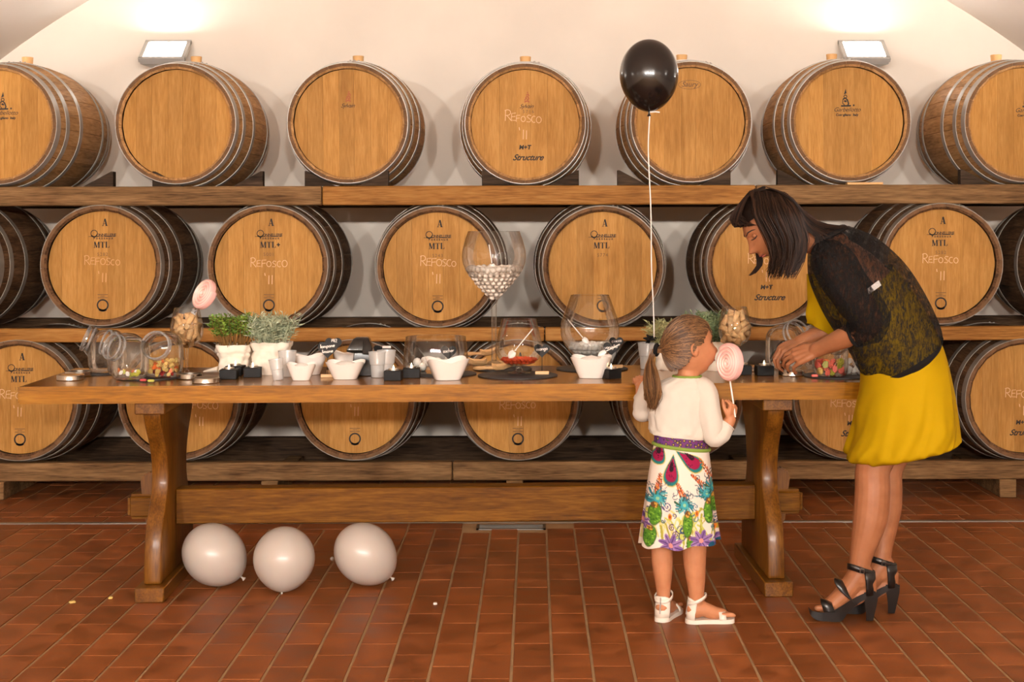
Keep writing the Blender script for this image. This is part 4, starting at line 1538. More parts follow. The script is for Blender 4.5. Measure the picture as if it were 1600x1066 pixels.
for s in (-1, 1):
    MB().loft([[Vector((s * x, y, 0.085 + z)) for y, z in ((-0.008, -h), (0.008, -h), (0.008, h), (-0.008, h))] for x, h in ((0.002, 0.004), (0.012, 0.011), (0.03, 0.013), (0.034, 0.005))]).build('bow_loop', M['black'], t, angle=60)
MB().box(0.0, 0.034, -0.012, -0.009, 0.086, 0.096).build('pale_ribbon', M['ribbon_white'], t, bevel=0.001)

# ------------------------------------------------------------------ wooden scoops


def scoop(px, py, rz, label, up=0.0, s=1.0):
    p = on_table(px, py)
    t = thing('wooden_scoop', label, 'scoop', (p.x, p.y, TZ + SL + up), rz)
    rings = []
    for x, w_, z in ((-0.075, 0.004, 0.022), (-0.06, 0.02, 0.016), (-0.03, 0.027, 0.004), (0.0, 0.027, 0.002), (0.016, 0.018, 0.006), (0.022, 0.008, 0.01)):
        rings.append([Vector((x * s, w_ * s * cos(a), z * s + (0.026 - z) * s * (1 - abs(sin(a))) if False else z * s + 0.022 * s * (cos(a) ** 2))) for a in np.linspace(0, pi, 9)] + [Vector((x * s, w_ * s * 0.84 * cos(a), z * s + 0.005 + 0.021 * s * (cos(a) ** 2))) for a in np.linspace(pi, 0, 9)])
    MB().loft(rings).build('scoop_bowl', M['olive_wood'], t, angle=50)
    MB().tube([(0.018 * s, 0, 0.014 * s), (0.04 * s, 0, 0.014 * s), (0.075 * s, 0, 0.014 * s), (0.095 * s, 0, 0.013 * s)], [0.008 * s, 0.007 * s, 0.01 * s, 0.008 * s], 10, True, True).build('handle', M['olive_wood'], t)
    return t


scoop(752, 575, radians(12), 'wooden scoop on the slate, its bowl towards the vase', 0.0)
scoop(757, 571, radians(196), 'wooden scoop lying across the other behind the snifter', 0.032, 0.85)
scoop(776, 582, radians(184), 'wooden scoop with its handle to the front of the slate', 0.0, 0.9)

# ------------------------------------------------------------------ herb pots in canvas bags


def pot_bag(px, py, w_, h, label, sd, flare=0.9, flap=False, on=0.0):
    p = on_table(px, py)
    t = thing('herb_pot', label, 'plant', (p.x, p.y, TZ + 0.0004))
    n = 56
    rings = []
    for k in range(22):
        u = k / 21
        r = w_ / 2 * (flare + (1 - flare) * u) * (1 + 0.05 * sin(u * 9 + sd))
        if u > 0.72:
            r *= 1.05
        if 0.68 < u < 0.75:
            r *= 0.97
        z = h * u
        ring = []
        for j in range(n):
            a = 2 * pi * j / n
            wv = noise.noise(Vector((cos(a) * 2.4, sin(a) * 2.4, u * 4 + sd))) * 0.16 + noise.noise(Vector((cos(a) * 6, sin(a) * 6, u * 9 + sd))) * 0.07
            e = 2.8
            kk = (abs(cos(a)) ** e + abs(sin(a)) ** e) ** (-1 / e)
            ring.append(Vector((r * kk * (1 + wv) * cos(a) * 0.98, r * kk * (1 + wv) * sin(a) * 0.9, max(0, z + (0.004 * noise.noise(Vector((cos(a) * 3, sin(a) * 3, sd))) if u > 0.9 else 0)))))
        rings.append(ring)
    rings.append([v * 0.93 if False else Vector((v.x * 0.93, v.y * 0.93, v.z - 0.004)) for v in rings[-1]])
    rings.append([Vector((v.x * 0.97, v.y * 0.97, v.z - 0.02)) for v in rings[-1]])
    MB().loft(rings, True, False).build('canvas_bag', M['canvas'], t, angle=70)
    MB().lathe([(0.0, h - 0.014), (w_ * 0.43, h - 0.014)], 24).build('soil', M['soil'], t)
    if flap:
        MB().loft([[Vector((-w_ * 0.45 - 0.055 * q, -0.035 + 0.01 * q + 0.02 * cos(a), 0.016 * (1 - q * 0.6) + 0.012 * sin(a) * (1 - q * .7) + 0.002)) for a in np.linspace(0, 2 * pi, 9)[:-1]] for q in (0, 0.35, 0.7, 1.0)]).build('bag_flap', M['canvas'], t)
    return t


def leaf_quad(mb, c_, d, wdt, L, rr):
    d = Vector(d).normalized()
    s_ = d.cross(Vector((rr.uniform(-1, 1), rr.uniform(-1, 1), rr.uniform(-1, 1))))
    if s_.length < 1e-3:
        return
    s_ = s_.normalized() * wdt / 2
    c_ = Vector(c_)
    mb.add([c_, c_ + d * L * 0.5 + s_, c_ + d * L, c_ + d * L * 0.5 - s_], [(0, 1, 2, 3)])


def herb(t, h0, kind, sd, hgt, rad, nst, mats, spread=1.3, off=0.0):
    rr = random.Random(sd)
    st, lf = MB(), MB()
    for i in range(nst):
        a, r = rr.uniform(0, 2 * pi), rad * sqrt(rr.random())
        b0 = Vector((r * cos(a), r * sin(a), h0 - 0.014))
        hh = hgt * rr.uniform(0.7, 1.05)
        lean = r / rad * spread
        tip = b0 + Vector((cos(a) * lean * 0.045 + rr.uniform(-.012, .012) + off, sin(a) * lean * 0.045 + rr.uniform(-.012, .012), hh))
        mid = (b0 + tip) / 2 + Vector((rr.uniform(-.006, .006), rr.uniform(-.006, .006), 0))
        st.tube([b0, mid, tip], [0.0011, 0.001, 0.0006], 4, False)
        if kind == 'sprig':
            for k in range(26):
                f = rr.uniform(0.5, 1.03)
                c_ = b0.lerp(tip, f)
                leaf_quad(lf, c_, (rr.gauss(0, 1), rr.gauss(0, 1), rr.uniform(-.2, .9)), 0.0065, rr.uniform(0.009, 0.016), rr)
        else:
            for k in range(20):
                f = rr.uniform(0.25, 1.02)
                c_ = b0.lerp(tip, f)
                leaf_quad(lf, c_, (rr.gauss(0, 1), rr.gauss(0, 1), rr.uniform(-.1, 1.1)), 0.0042, rr.uniform(0.02, 0.034), rr)
    tag(st.build('stems', M[mats[1]], t), kind='stuff')
    tag(lf.build('leaves', M[mats[0]], t, smooth=False), kind='stuff')


t = pot_bag(367, 583, 0.132, 0.112, 'fresh green herb with bare stems in a white canvas bag', 1.0, 0.84, True)
herb(t, 0.112, 'sprig', 5, 0.125, 0.058, 110, ('leaf_green', 'stem'), 1.0)
t = pot_bag(424, 584, 0.148, 0.124, 'grey needle-leaved herb in a folded white canvas bag', 4.0, 0.93)
herb(t, 0.124, 'needle', 6, 0.115, 0.062, 120, ('leaf_grey', 'leaf_grey'), 1.0)
t = pot_bag(1108, 578, 0.128, 0.115, 'rosemary in a white pot behind the lollipop', 7.0, 0.9)
herb(t, 0.115, 'needle', 9, 0.12, 0.055, 110, ('leaf_ros', 'leaf_ros'), 1.0)
t = pot_bag(1046, 577, 0.12, 0.105, 'pale herb pot mostly hidden behind the girl\'s head', 8.0, 0.9)
herb(t, 0.105, 'needle', 10, 0.095, 0.052, 80, ('leaf_pale', 'leaf_pale'), 1.1)

# ------------------------------------------------------------------ balloons
M['balloon_white'] = simple('white_rubber', (190, 177, 166), rough=0.34, sss=0.15, coat=0.15)
M['balloon_black'] = simple('black_rubber', (22, 18, 17), rough=0.2, coat=0.3, spec=0.55)


def balloon(centre, rx, rz_, tilt, m, label, knot_dir, group=None, ribbon_tail=False):
    t = thing('balloon', label, 'balloon', centre, 0, group)
    prof = []
    for i in range(33):
        th = pi * i / 32
        z = -cos(th)
        r = sin(th)
        k = 1.0 if z > 0 else 1 - 0.10 * (-z) ** 2
        prof.append((max(r * k * rx, 0.0004), z * rz_ * (1.0 if z > 0 else 1.04)))
    Mx = Matrix.Rotation(tilt[1], 4, 'Z') @ Matrix.Rotation(tilt[0], 4, 'Y')
    zb = prof[0][1]
    MB().lathe(prof, 48).xf(Mx).build('balloon_skin', M[m], t, angle=80)
    MB().lathe([(0.003, zb + 0.004), (0.004, zb - 0.004), (0.0035, zb - 0.007), (0.0085, zb - 0.016), (0.0075, zb - 0.017), (0.0015, zb - 0.011)], 14).xf(Mx).build('knot', M[m], t)
    return t


bc = P(1014, 117, 5.62)
balloon(bc, 0.1145, 0.139, (0.0, 0.0), 'balloon_black', 'glossy black balloon floating on a white string', None)
# string: tied to the knot, falls to the favour cup
kz = bc.z - 0.139 * 1.04
s0 = Vector((bc.x + 0.003, bc.y, kz - 0.008))
sx = curve([s0, P(1013, 235, 5.62), P(1017, 330, 5.62), P(1018, 420, 5.62), P(1021, 480, 5.63), P(1022, 527, 5.66)], 40)
sobj = thing('balloon_string', 'white string running from the black balloon to the favour cup', 'string', s0)
MB().tube([v - s0 for v in sx], 0.0026, 6).build('string', M['ribbon_white'], sobj)
MB().tube([Vector((0.0, -0.004, 0.006)), Vector((0.02, -0.006, 0.008)), Vector((0.038, -0.006, 0.006))], 0.003, 6).build('string_end', M['ribbon_white'], sobj)
# bow on the favour cup
cp = Vector(c3.location)
t = thing('bow', 'black tulle bow on the favour cup by the ponytail', 'bow', (cp.x + 0.012, cp.y - 0.03, TZ + 0.117))
for a in (0.3, 1.2, 2.1, 2.9, 4.0):
    MB().tube([(0, 0, 0), (0.014 * cos(a), -0.006, 0.012 * sin(a) + 0.004), (0.028 * cos(a), 0, 0.02 * sin(a) + 0.004)], [0.003, 0.008, 0.003], 8, True, True).build('bow_loop', M['black'], t)
for px, py, rx, rz_, tl_, lb in ((335, 867, 0.113, 0.126, (-0.85, 0.15), 'white balloon on the tiles against the trestle foot'), (444, 873, 0.114, 0.118, (0.3, 1.5), 'round white balloon on the tiles between the other two'), (571, 866, 0.111, 0.126, (-0.8, 0.25), 'white balloon on the tiles with its knot to the table middle')):
    v = (py - PY0) + ROLL * (px - PX0)
    # the height of the centre above the tiles follows from how far the tilted balloon reaches down
    lo = 0
    Mx = Matrix.Rotation(tl_[1], 4, 'Z') @ Matrix.Rotation(tl_[0], 4, 'Y')
    for i in range(40):
        th = pi * i / 39
        for j in range(24):
            q = Mx @ Vector((sin(th) * rx * cos(j * pi / 12), sin(th) * rx * sin(j * pi / 12), -cos(th) * rz_ * (1.0 if cos(th) < 0 else 1.04)))
            lo = min(lo, q.z)
    Y = F * (H + lo) / v
    balloon(P(px, py, Y) , rx, rz_, tl_, 'balloon_white', lb, None, 'white balloons on the floor')

# bits on the floor
for px, py, r, m, lb in ((519, 877, 0.0085, 'sugar', 'small white ball on the tiles between two balloons'), (113, 943, 0.009, 'gum_yellow', 'pale sweet dropped on the tiles far from the trestle'), (173, 936, 0.008, 'gum_yellow', 'pale sweet dropped on the tiles near the trestle foot'), (680, 945, 0.007, 'sugar', 'white crumb on the tiles in front of the table')):
    p = on_plane(px, py, 0)
    if m == 'sugar' and r > 0.008:
        o = MB().ball((0, 0, r), r, 12, 8).build('bead', M[m], None)
        tag(o, lb, 'bead')
    else:
        o = MB().box(-r * 1.3, r * 1.3, -r, r, 0, r * 0.9).build('dropped_sweet', M[m], None, bevel=r * 0.3)
        tag(o, lb, 'sweet')
        o.rotation_euler.z = px * 0.7
    o.location = (p.x, p.y, 0.0006)

# ------------------------------------------------------------------ people: shared builders
def skin(name, a, b_, rough=0.5):
    m, nt, bs = nodes(name)
    tc = N(nt, 'ShaderNodeTexCoord')
    no = N(nt, 'ShaderNodeTexNoise')
    no.inputs['Scale'].default_value = 18
    no.inputs['Detail'].default_value = 3
    nt.links.new(tc.outputs['Object'], no.inputs['Vector'])
    cr = N(nt, 'ShaderNodeValToRGB')
    cr.color_ramp.elements[0].position, cr.color_ramp.elements[0].color = 0.3, lin(a)
    cr.color_ramp.elements[1].position, cr.color_ramp.elements[1].color = 0.7, lin(b_)
    nt.links.new(no.outputs[0], cr.inputs[0])
    nt.links.new(cr.outputs[0], bs.inputs['Base Color'])
    bs.inputs['Roughness'].default_value = rough
    bs.inputs['Specular IOR Level'].default_value = 0.3
    bs.inputs['Subsurface Weight'].default_value = 0.12
    bs.inputs['Subsurface Radius'].default_value = (0.012, 0.005, 0.003)
    return m


M['skin_w'] = skin('tanned_skin', (142, 88, 55), (160, 103, 69))
M['skin_g'] = skin('child_skin', (174, 112, 76), (192, 130, 92))
M['nail'] = simple('dark_nail_polish', (38, 16, 20), rough=0.2, coat=0.5)
M['lip'] = simple('lip', (158, 84, 72), rough=0.4)
M['brow'] = simple('dark_brow', (44, 28, 20), rough=0.8)
M['eye'] = simple('eye_white', (226, 214, 204), rough=0.2)
M['leather'] = simple('black_leather', (20, 17, 16), rough=0.34, coat=0.2)
M['buckle'] = simple('buckle_metal', (170, 164, 156), rough=0.3, metal=1.0)


def hair_mat(name, a, b_, rough=0.42):
    m, nt, bs = nodes(name)
    geo = N(nt, 'ShaderNodeTexCoord')
    no = N(nt, 'ShaderNodeTexNoise')
    no.inputs['Scale'].default_value = 55
    no.inputs['Detail'].default_value = 2
    nt.links.new(geo.outputs['Object'], no.inputs['Vector'])
    cr = N(nt, 'ShaderNodeValToRGB')
    cr.color_ramp.elements[0].position, cr.color_ramp.elements[0].color = 0.35, lin(a)
    cr.color_ramp.elements[1].position, cr.color_ramp.elements[1].color = 0.68, lin(b_)
    nt.links.new(no.outputs[0], cr.inputs[0])
    nt.links.new(cr.outputs[0], bs.inputs['Base Color'])
    bs.inputs['Roughness'].default_value = rough
    bs.inputs['Specular IOR Level'].default_value = 0.4
    return m


HW = [simple('dark_brown_hair_%d' % i, q, rough=0.45, spec=0.08) for i, q in enumerate(((22, 14, 10), (34, 22, 15), (48, 31, 22)))]
HG = [simple('light_brown_hair_%d' % i, q, rough=0.5, spec=0.3) for i, q in enumerate(((66, 43, 25), (92, 62, 36), (122, 86, 53)))]
M['hair_w'], M['hair_g'] = HW[0], HG[0]


def remesh(mb, voxel, iters=3):
    me = mb.mesh('tmp', None, smooth=False)
    ob = bpy.data.objects.new('tmp', me)
    COL.objects.link(ob)
    r = ob.modifiers.new('r', 'REMESH')
    r.mode = 'VOXEL'
    r.voxel_size = voxel
    r.use_smooth_shade = True
    s_ = ob.modifiers.new('s', 'SMOOTH')
    s_.iterations = iters
    s_.factor = 0.5
    dg = bpy.context.evaluated_depsgraph_get()
    m2 = bpy.data.meshes.new_from_object(ob.evaluated_get(dg), depsgraph=dg)
    bpy.data.objects.remove(ob)
    m2.polygons.foreach_set('use_smooth', [True] * len(m2.polygons))
    return m2


def G(x, s):
    return exp(-(x / s) ** 2)


def head_points(child=False, nu=56, nv=64):
    """a head in its own frame: x forward, y to its left, z up; about 0.23 m from chin to crown"""
    rings = []
    for i in range(1, nv):
        th = pi * i / nv
        ring = []
        for j in range(nu):
            ph = 2 * pi * j / nu
            sx, sy, sz = sin(th) * cos(ph), sin(th) * sin(ph), -cos(th)
            x, y, z = 0.098 * sx, 0.077 * sy, 0.115 * sz
            if z < 0:
                k = (-z / 0.115)
                y *= 1 - 0.36 * k ** 1.6
                if x < 0:
                    x *= 1 - 0.45 * k
                else:
                    x *= 1 + 0.16 * sin(pi * min(1, k)) * (1 - k * .2)
            if x > 0:
                fr = max(0.0, cos(ph)) ** 0.5
                ay = abs(y)
                nz = 0.0
                if -0.045 < z < 0.03:
                    t = (0.03 - z) / 0.055
                    nz = min(t, 1) ** 1.25 if z > -0.025 else max(0.0, 1 - ((-0.025 - z) / 0.016) ** 2)
                x += fr * ((0.025 if not child else 0.017) * nz * G(y, 0.0115) + 0.007 * nz * G(ay - 0.012, 0.007) * (1 if z < -0.012 else 0))
                x -= fr * 0.0095 * G(ay - 0.032, 0.016) * G(z - 0.012, 0.014)
                x += fr * 0.005 * G(z - 0.034, 0.012) * G(ay - 0.025, 0.03)
                x += fr * 0.0085 * G(y, 0.021) * (G(z + 0.056, 0.0062) + 0.95 * G(z + 0.07, 0.0068))
                x -= fr * 0.003 * G(y, 0.03) * G(z + 0.0825, 0.007)
                x += fr * 0.012 * G(y, 0.022) * G(z + 0.101, 0.016)
                x += fr * (0.006 if child else 0.003) * G(ay - 0.04, 0.02) * G(z + 0.03, 0.025)
                if child:
                    x += fr * 0.006 * G(z - 0.07, 0.04)
            ring.append(Vector((x, y, z)))
        rings.append(ring)
    return rings


def head_mb(mx, scale=1.0, child=False, ears=True):
    rings = head_points(child)
    mb = MB().loft(rings, True, True)
    if ears:
        for s in (-1, 1):
            mb.tube([(-0.012, s * 0.068, -0.028), (-0.018, s * 0.079, -0.008), (-0.02, s * 0.084, 0.012), (-0.01, s * 0.081, 0.024)], [0.009, 0.012, 0.014, 0.01], 10, True, True)
    q = Matrix(mx) @ Matrix.Scale(scale, 4)
    mb.xf(q)
    pts = [p for r in rings for p in r if p.x > 0.03]

    def front(y, z, out=0.0):
        p = min(pts, key=lambda v: (v.y - y) ** 2 + (v.z - z) ** 2)
        return q @ Vector((p.x + out, y, z))
    return mb, front, q


def frame_(f, u, c_):
    f = Vector(f).normalized()
    u = Vector(u)
    u = (u - f * u.dot(f)).normalized()
    y = u.cross(f)
    return Matrix(((f.x, y.x, u.x, c_[0]), (f.y, y.y, u.y, c_[1]), (f.z, y.z, u.z, c_[2]), (0, 0, 0, 1)))


def hand_mb(mb, wrist, d, n, thumb, s=1.0, curls=(25, 35, 25), spread=0.12, thumb_out=0.9, wr=0.027):
    """palm, four unequal fingers and a thumb, as closed limbs that the body's skin grows over; returns the finger tips with their directions"""
    d, n = Vector(d).normalized(), Vector(n)
    n = (n - d * n.dot(d)).normalized()
    side = d.cross(n).normalized()
    if side.dot(Vector(thumb)) < 0:
        side = -side
    wrist = Vector(wrist)
    tips = []
    lens = ((0.042, 0.025, 0.021), (0.046, 0.029, 0.022), (0.042, 0.027, 0.022), (0.033, 0.021, 0.019))
    for i, (off, ln) in enumerate(zip((0.031, 0.0108, -0.0095, -0.0288), lens)):
        kn = wrist + (d * (0.088 - 0.004 * abs(i - 1) - (0.006 if i == 3 else 0)) + side * off + n * (0.002 if i in (1, 2) else -0.002)) * s
        mb.tube([wrist + side * off * 0.5 * s, wrist + (d * 0.045 + side * off * 0.85) * s, kn], [0.014 * s, 0.0135 * s, 0.0105 * s], 10, True, True)
        dd = (d + side * off * spread * 10).normalized()
        p = kn
        pts, rad = [kn - dd * 0.01 * s], [0.0086 * s]
        ang = 0
        for k, (L, cu) in enumerate(zip(ln, curls)):
            ang += radians(cu * (1 + 0.08 * i))
            dr = dd * cos(ang) - n * sin(ang)
            pts.append(p)
            rad.append((0.0084, 0.0076, 0.007)[k] * s)
            p = p + dr * L * s
        pts.append(p)
        rad.append(0.0058 * s)
        mb.tube(pts, rad, 10, True, True)
        tips.append((p, dr, dd * sin(ang) + n * cos(ang)))
    b0 = wrist + (d * 0.022 + side * 0.02 - n * 0.006) * s
    t1 = (d * 0.62 + side * thumb_out - n * 0.35).normalized()
    b1 = b0 + t1 * 0.042 * s
    t2 = (d * 0.9 + side * 0.25 - n * 0.5).normalized()
    b2 = b1 + t2 * 0.034 * s
    t3 = (d * 0.95 - side * 0.1 - n * 0.6).normalized()
    b3 = b2 + t3 * 0.026 * s
    mb.tube([b0, b1, b2, b3], [0.0155 * s, 0.0115 * s, 0.0098 * s, 0.0068 * s], 10, True, True)
    tips.append((b3, t3, (side * 0.5 + n * 0.6).normalized()))
    mb.tube([wrist + side * 0.018 * s, wrist + (d * 0.04 + side * 0.012 - n * 0.004) * s], [0.016 * s, 0.017 * s], 10, True, True)
    return tips


def ell_ring(c_, A, B, n=64, e=2.15):
    o = []
    for j in range(n):
        a = 2 * pi * j / n
        ca, sa = cos(a), sin(a)
        k = (abs(ca) ** e + abs(sa) ** e) ** (-1 / e)
        o.append(c_ + A * (k * ca) + B * (k * sa))
    return o


def stations(rows, m):
    """rows of (back px, back py, front px, front py, Y, half depth) -> m smooth stations (centre, A, B)"""
    out = []
    for bx, by, fx, fy, Y, b_ in catmull(rows, m):
        pb, pf = P(bx, by, Y), P(fx, fy, Y)
        out.append(((pb + pf) / 2, (pb - pf) / 2, Vector((0, b_, 0))))
    return out


def strands(mb, paths, n_pts=12, r=0.0014, taper=0.35, sides=4):
    for p in paths:
        q = curve(p, n_pts)
        k = len(q)
        mb.tube(q, [r * (1 - (1 - taper) * (i / (k - 1)) ** 2) for i in range(k)], sides, True)


# ------------------------------------------------------------------ the woman
WY = 5.07
wf = P(1330, 965, 4.98)
woman = thing('person', 'woman in a yellow dress and sheer black cardigan leaning over the sweet table', 'person', (1.1, 5.0, 0))
wo = Vector(woman.location)


def wpart(mb, name, m, parent=None, **kw):
    return mb.shift(-wo).build(name, m, parent or woman, **kw)


def LP(pts, Y):
    return [P(x, y, Y) for x, y in pts]


body = MB()
# near leg (left) and far leg
nl = [(1420, 612, 5.02, .088), (1404, 655, 5.02, .076), (1380, 700, 5.005, .062), (1364, 733, 4.98, .0595), (1363.5, 765, 4.96, .0605), (1361, 800, 4.955, .0605), (1356.5, 825, 4.95, .0545), (1350, 850, 4.948, .0455), (1345, 872, 4.946, .038), (1342, 892, 4.945, .0355), (1343, 906, 4.945, .037)]
cl = catmull([P(*q[:3])[:] + (q[3],) for q in nl], 34)
body.tube([q[:3] for q in cl], [q[3] for q in cl], 20, True, True)
fl = [(1425, 612, 5.14, .088), (1412, 660, 5.13, .08), (1394, 705, 5.115, .066), (1384, 735, 5.095, .0585), (1384, 765, 5.085, .058), (1383, 795, 5.075, .057), (1380, 820, 5.065, .051), (1378.5, 842, 5.055, .0425), (1377, 862, 5.045, .036), (1376, 880, 5.04, .0345), (1378, 894, 5.04, .0355)]
cl = catmull([P(*q[:3])[:] + (q[3],) for q in fl], 34)
body.tube([q[:3] for q in cl], [q[3] for q in cl], 20, True, True)


def foot(ankle, dx, dy, Y):
    """a foot arched by a high heel, toes on the platform; offsets in pixels of the photograph"""
    def q(x, y, yy=0.0):
        return P(ankle[0] + x, ankle[1] + y, Y + yy)
    body.tube([q(6, -4), q(14, 14), q(15, 24)], [.034, .033, .028], 14, True, True)
    body.tube([q(0, -2), q(-12, 16), q(-27, 34), q(-44, 48), q(-54, 52)], [.037, .036, .034, .03, .021], 16, True, True, flat=(Vector((0, 0, 1)), 0.9))
    body.tube([q(14, 22), q(-2, 36), q(-24, 46)], [.026, .024, .024], 12, True, True)
    for k, (yy, L) in enumerate(((0.028, 12), (0.014, 15), (0.0, 16), (-0.014, 14), (-0.028, 9))):
        yy = -yy if Y > 5.0 else yy
        rr_ = (.0115, .009, .0085, .008, .0075)[k if Y > 5.0 else 4 - k]
        body.tube([q(-44, 51, yy), q(-58, 52, yy), q(-62 - L * .35, 52.5, yy)], [rr_, rr_, rr_ * .9], 10, True, True)


foot((1342, 898), 0, 0, 4.945)
foot((1376, 886), 0, 0, 5.04)

# torso under the clothes
ts = stations([(1488, 640, 1352, 655, WY, .15), (1478, 590, 1352, 615, WY, .16), (1458, 530, 1352, 572, WY, .15), (1428, 468, 1338, 528, WY, .14), (1394, 428, 1316, 486, WY, .14), (1362, 398, 1294, 446, WY, .135), (1332, 378, 1280, 412, WY, .1), (1310, 368, 1268, 392, WY - .01, .06)], 22)
body.loft([ell_ring(a, b_, c_, 28) for a, b_, c_ in ts])
# neck and head
body.tube([P(1302, 386, WY), P(1275, 374, WY), P(1248, 368, WY - .01), P(1222, 366, WY - .01)], [.062, .056, .054, .05], 18, True, True)
hm, wfront, wq = head_mb(frame_((-0.75, -0.13, -0.65), (-0.66, 0, 0.75), P(1204, 352, WY - 0.015)), 0.97)
body.add(hm.v, hm.f)
# near arm
na = [(1306, 410, 4.985, .046), (1318, 428, 4.95, .047), (1341, 463, 4.93, .044), (1362, 497, 4.935, .042), (1358, 512, 4.955, .0415), (1338, 520, 4.985, .041), (1312, 531, 5.03, .0365), (1290, 541, 5.075, .0295), (1276, 547, 5.1, .0275)]
cl = catmull([P(*q[:3])[:] + (q[3],) for q in na], 30)
body.tube([q[:3] for q in cl], [q[3] for q in cl], 18, True, True)
tips_n = hand_mb(body, P(1277, 546, 5.1), (-0.87, 0.32, -0.34), (-0.3, -0.75, 0.6), (0, 0.3, 1), 0.98, (22, 34, 22), 0.14, 0.75)
# far arm
fa = [(1292, 400, 5.21, .054), (1306, 440, 5.25, .048), (1326, 490, 5.28, .041), (1322, 506, 5.285, .039), (1300, 517, 5.28, .036), (1274, 525, 5.275, .031), (1252, 534, 5.265, .027)]
cl = catmull([P(*q[:3])[:] + (q[3],) for q in fa], 26)
body.tube([q[:3] for q in cl], [q[3] for q in cl], 18, True, True)
tips_f = hand_mb(body, P(1252, 534, 5.265), (-0.88, -0.12, -0.30), (-0.4, -0.25, 0.88), (0, -0.6, -0.3), 0.98, (38, 50, 30), 0.14, 0.6)
me = remesh(body, 0.0034, 2)
me.transform(Matrix.Translation(-wo))
me.materials.append(M['skin_w'])
link('body', me, woman)
for tp in tips_n + tips_f:
    p_, dr, nn = tp
    mb = MB().ball((0, 0, 0), 1.0, 10, 6)
    s_ = dr.cross(nn).normalized()
    nn = s_.cross(dr).normalized()
    mx = Matrix(((dr.x * .0085, s_.x * .0062, nn.x * .0026, p_.x + nn.x * .006 + dr.x * .001), (dr.y * .0085, s_.y * .0062, nn.y * .0026, p_.y + nn.y * .006 + dr.y * .001), (dr.z * .0085, s_.z * .0062, nn.z * .0026, p_.z + nn.z * .006 + dr.z * .001), (0, 0, 0, 1)))
    wpart(mb.xf(mx), 'fingernail', M['nail'])

# face details
for s in (1, -1):
    wpart(MB().tube([wfront(s * .014, .03, .002), wfront(s * .028, .037, .002), wfront(s * .046, .036, .001), wfront(s * .056, .028, 0)], [.0018, .0026, .0022, .001], 6, True, True), 'eyebrow', M['brow'])
    wpart(MB().tube([wfront(s * .018, .008, .0015), wfront(s * .026, .0065, .003), wfront(s * .036, .006, .003), wfront(s * .046, .0095, .002)], [.001, .0021, .0024, .0014], 6, True, True), 'eyelash', M['brow'])
    wpart(MB().ball(wfront(s * .032, .013, -.0035), .0105, 12, 8), 'eyelid', M['skin_w'])
for z, nm, rr_ in ((-0.0575, 'upper_lip', .0036), (-0.0665, 'lower_lip', .0042)):
    wpart(MB().tube([wfront(y, z + (0.001 if abs(y) > .012 else 0), .0005) for y in (-.021, -.012, 0, .012, .021)], [.001, rr_ * .8, rr_, rr_ * .8, .001], 8, True, True), nm, M['lip'])

# ---- hair: a cap close to the skull, and long strands that hang straight down
rings = []
for i in range(1, 26):
    th = pi * i / 26
    ring = []
    for j in range(36):
        ph = 2 * pi * j / 36
        v = Vector((0.113 * sin(th) * cos(ph) - 0.01, 0.091 * sin(th) * sin(ph), 0.006 + 0.128 * cos(th)))
        ring.append(v)
    rings.append(ring)
capv = MB().loft(rings, True, True)
bm_v = [wq @ p for p in capv.v]
keep = []
for f in capv.f:
    c_ = sum((capv.v[i] for i in f), Vector()) / len(f)
    if c_.x > 0.03 and c_.z < 0.062 + 0.0 * abs(c_.y):
        continue
    if c_.z < -0.05 and c_.x > -0.03:
        continue
    keep.append(f)
cap = MB()
cap.v, cap.f = bm_v, keep
wpart(cap, 'hair_cap', M['hair_w'])
rr = random.Random(42)
hc = wq @ Vector((0, 0, 0))
YH = hc.y
paths = []


def L2(a, b_, t):
    return (a[0] + (b_[0] - a[0]) * t, a[1] + (b_[1] - a[1]) * t)


for i in range(760):                               # curtain on the camera's side
    u = rr.random()
    v = rr.random() ** 0.7                          # 1 = outermost layer
    r0 = L2((1172, 300), (1228, 303), u)
    m1 = L2((1172, 336), (1254, 340), u)
    m2 = L2((1196, 372), (1262, 376), u)
    m3 = L2((1204, 402), (1255, 408), u)
    e = L2((1199, 432), (1243, 431), u)
    j = lambda a: rr.gauss(0, a)
    if u < 0.25:
        m1 = (m1[0] + 6 * (0.25 - u) * 4, m1[1])
    drop = rr.uniform(-12, 6) - rr.uniform(4, 22) * (rr.random() < 0.35)
    dy = lambda y: YH - 0.03 - (y - 0.03) * (0.55 + 0.45 * v)
    paths.append([P(r0[0] + j(1.5), r0[1] + j(1), YH - 0.015 - 0.02 * v), P(L2(r0, m1, .5)[0] + j(1), L2(r0, m1, .5)[1] - 4, dy(0.075)), P(m1[0] + j(1.4), m1[1], dy(0.104)), P(m2[0] + j(1.6), m2[1], dy(0.108)), P(m3[0] + j(1.8), m3[1], dy(0.104)), P(e[0] + j(2), e[1] + drop, dy(0.1))])
for i in range(330):                               # hair swept over the brow to the far side
    u = rr.random()
    v = rr.random()
    r0 = L2((1172, 300), (1196, 293), u)
    a = L2((1152, 322), (1172, 304), u)
    b_ = L2((1141, 346), (1158, 336), u)
    e = L2((1147, 356), (1188, 352), rr.random())
    paths.append([P(r0[0], r0[1] + rr.gauss(0, 1), YH - 0.02), P(a[0], a[1], YH - 0.045 + 0.075 * v), P(b_[0], b_[1] + rr.gauss(0, 1.5), YH - 0.06 + 0.12 * v), P(e[0], e[1], YH - 0.075 + 0.15 * v)])
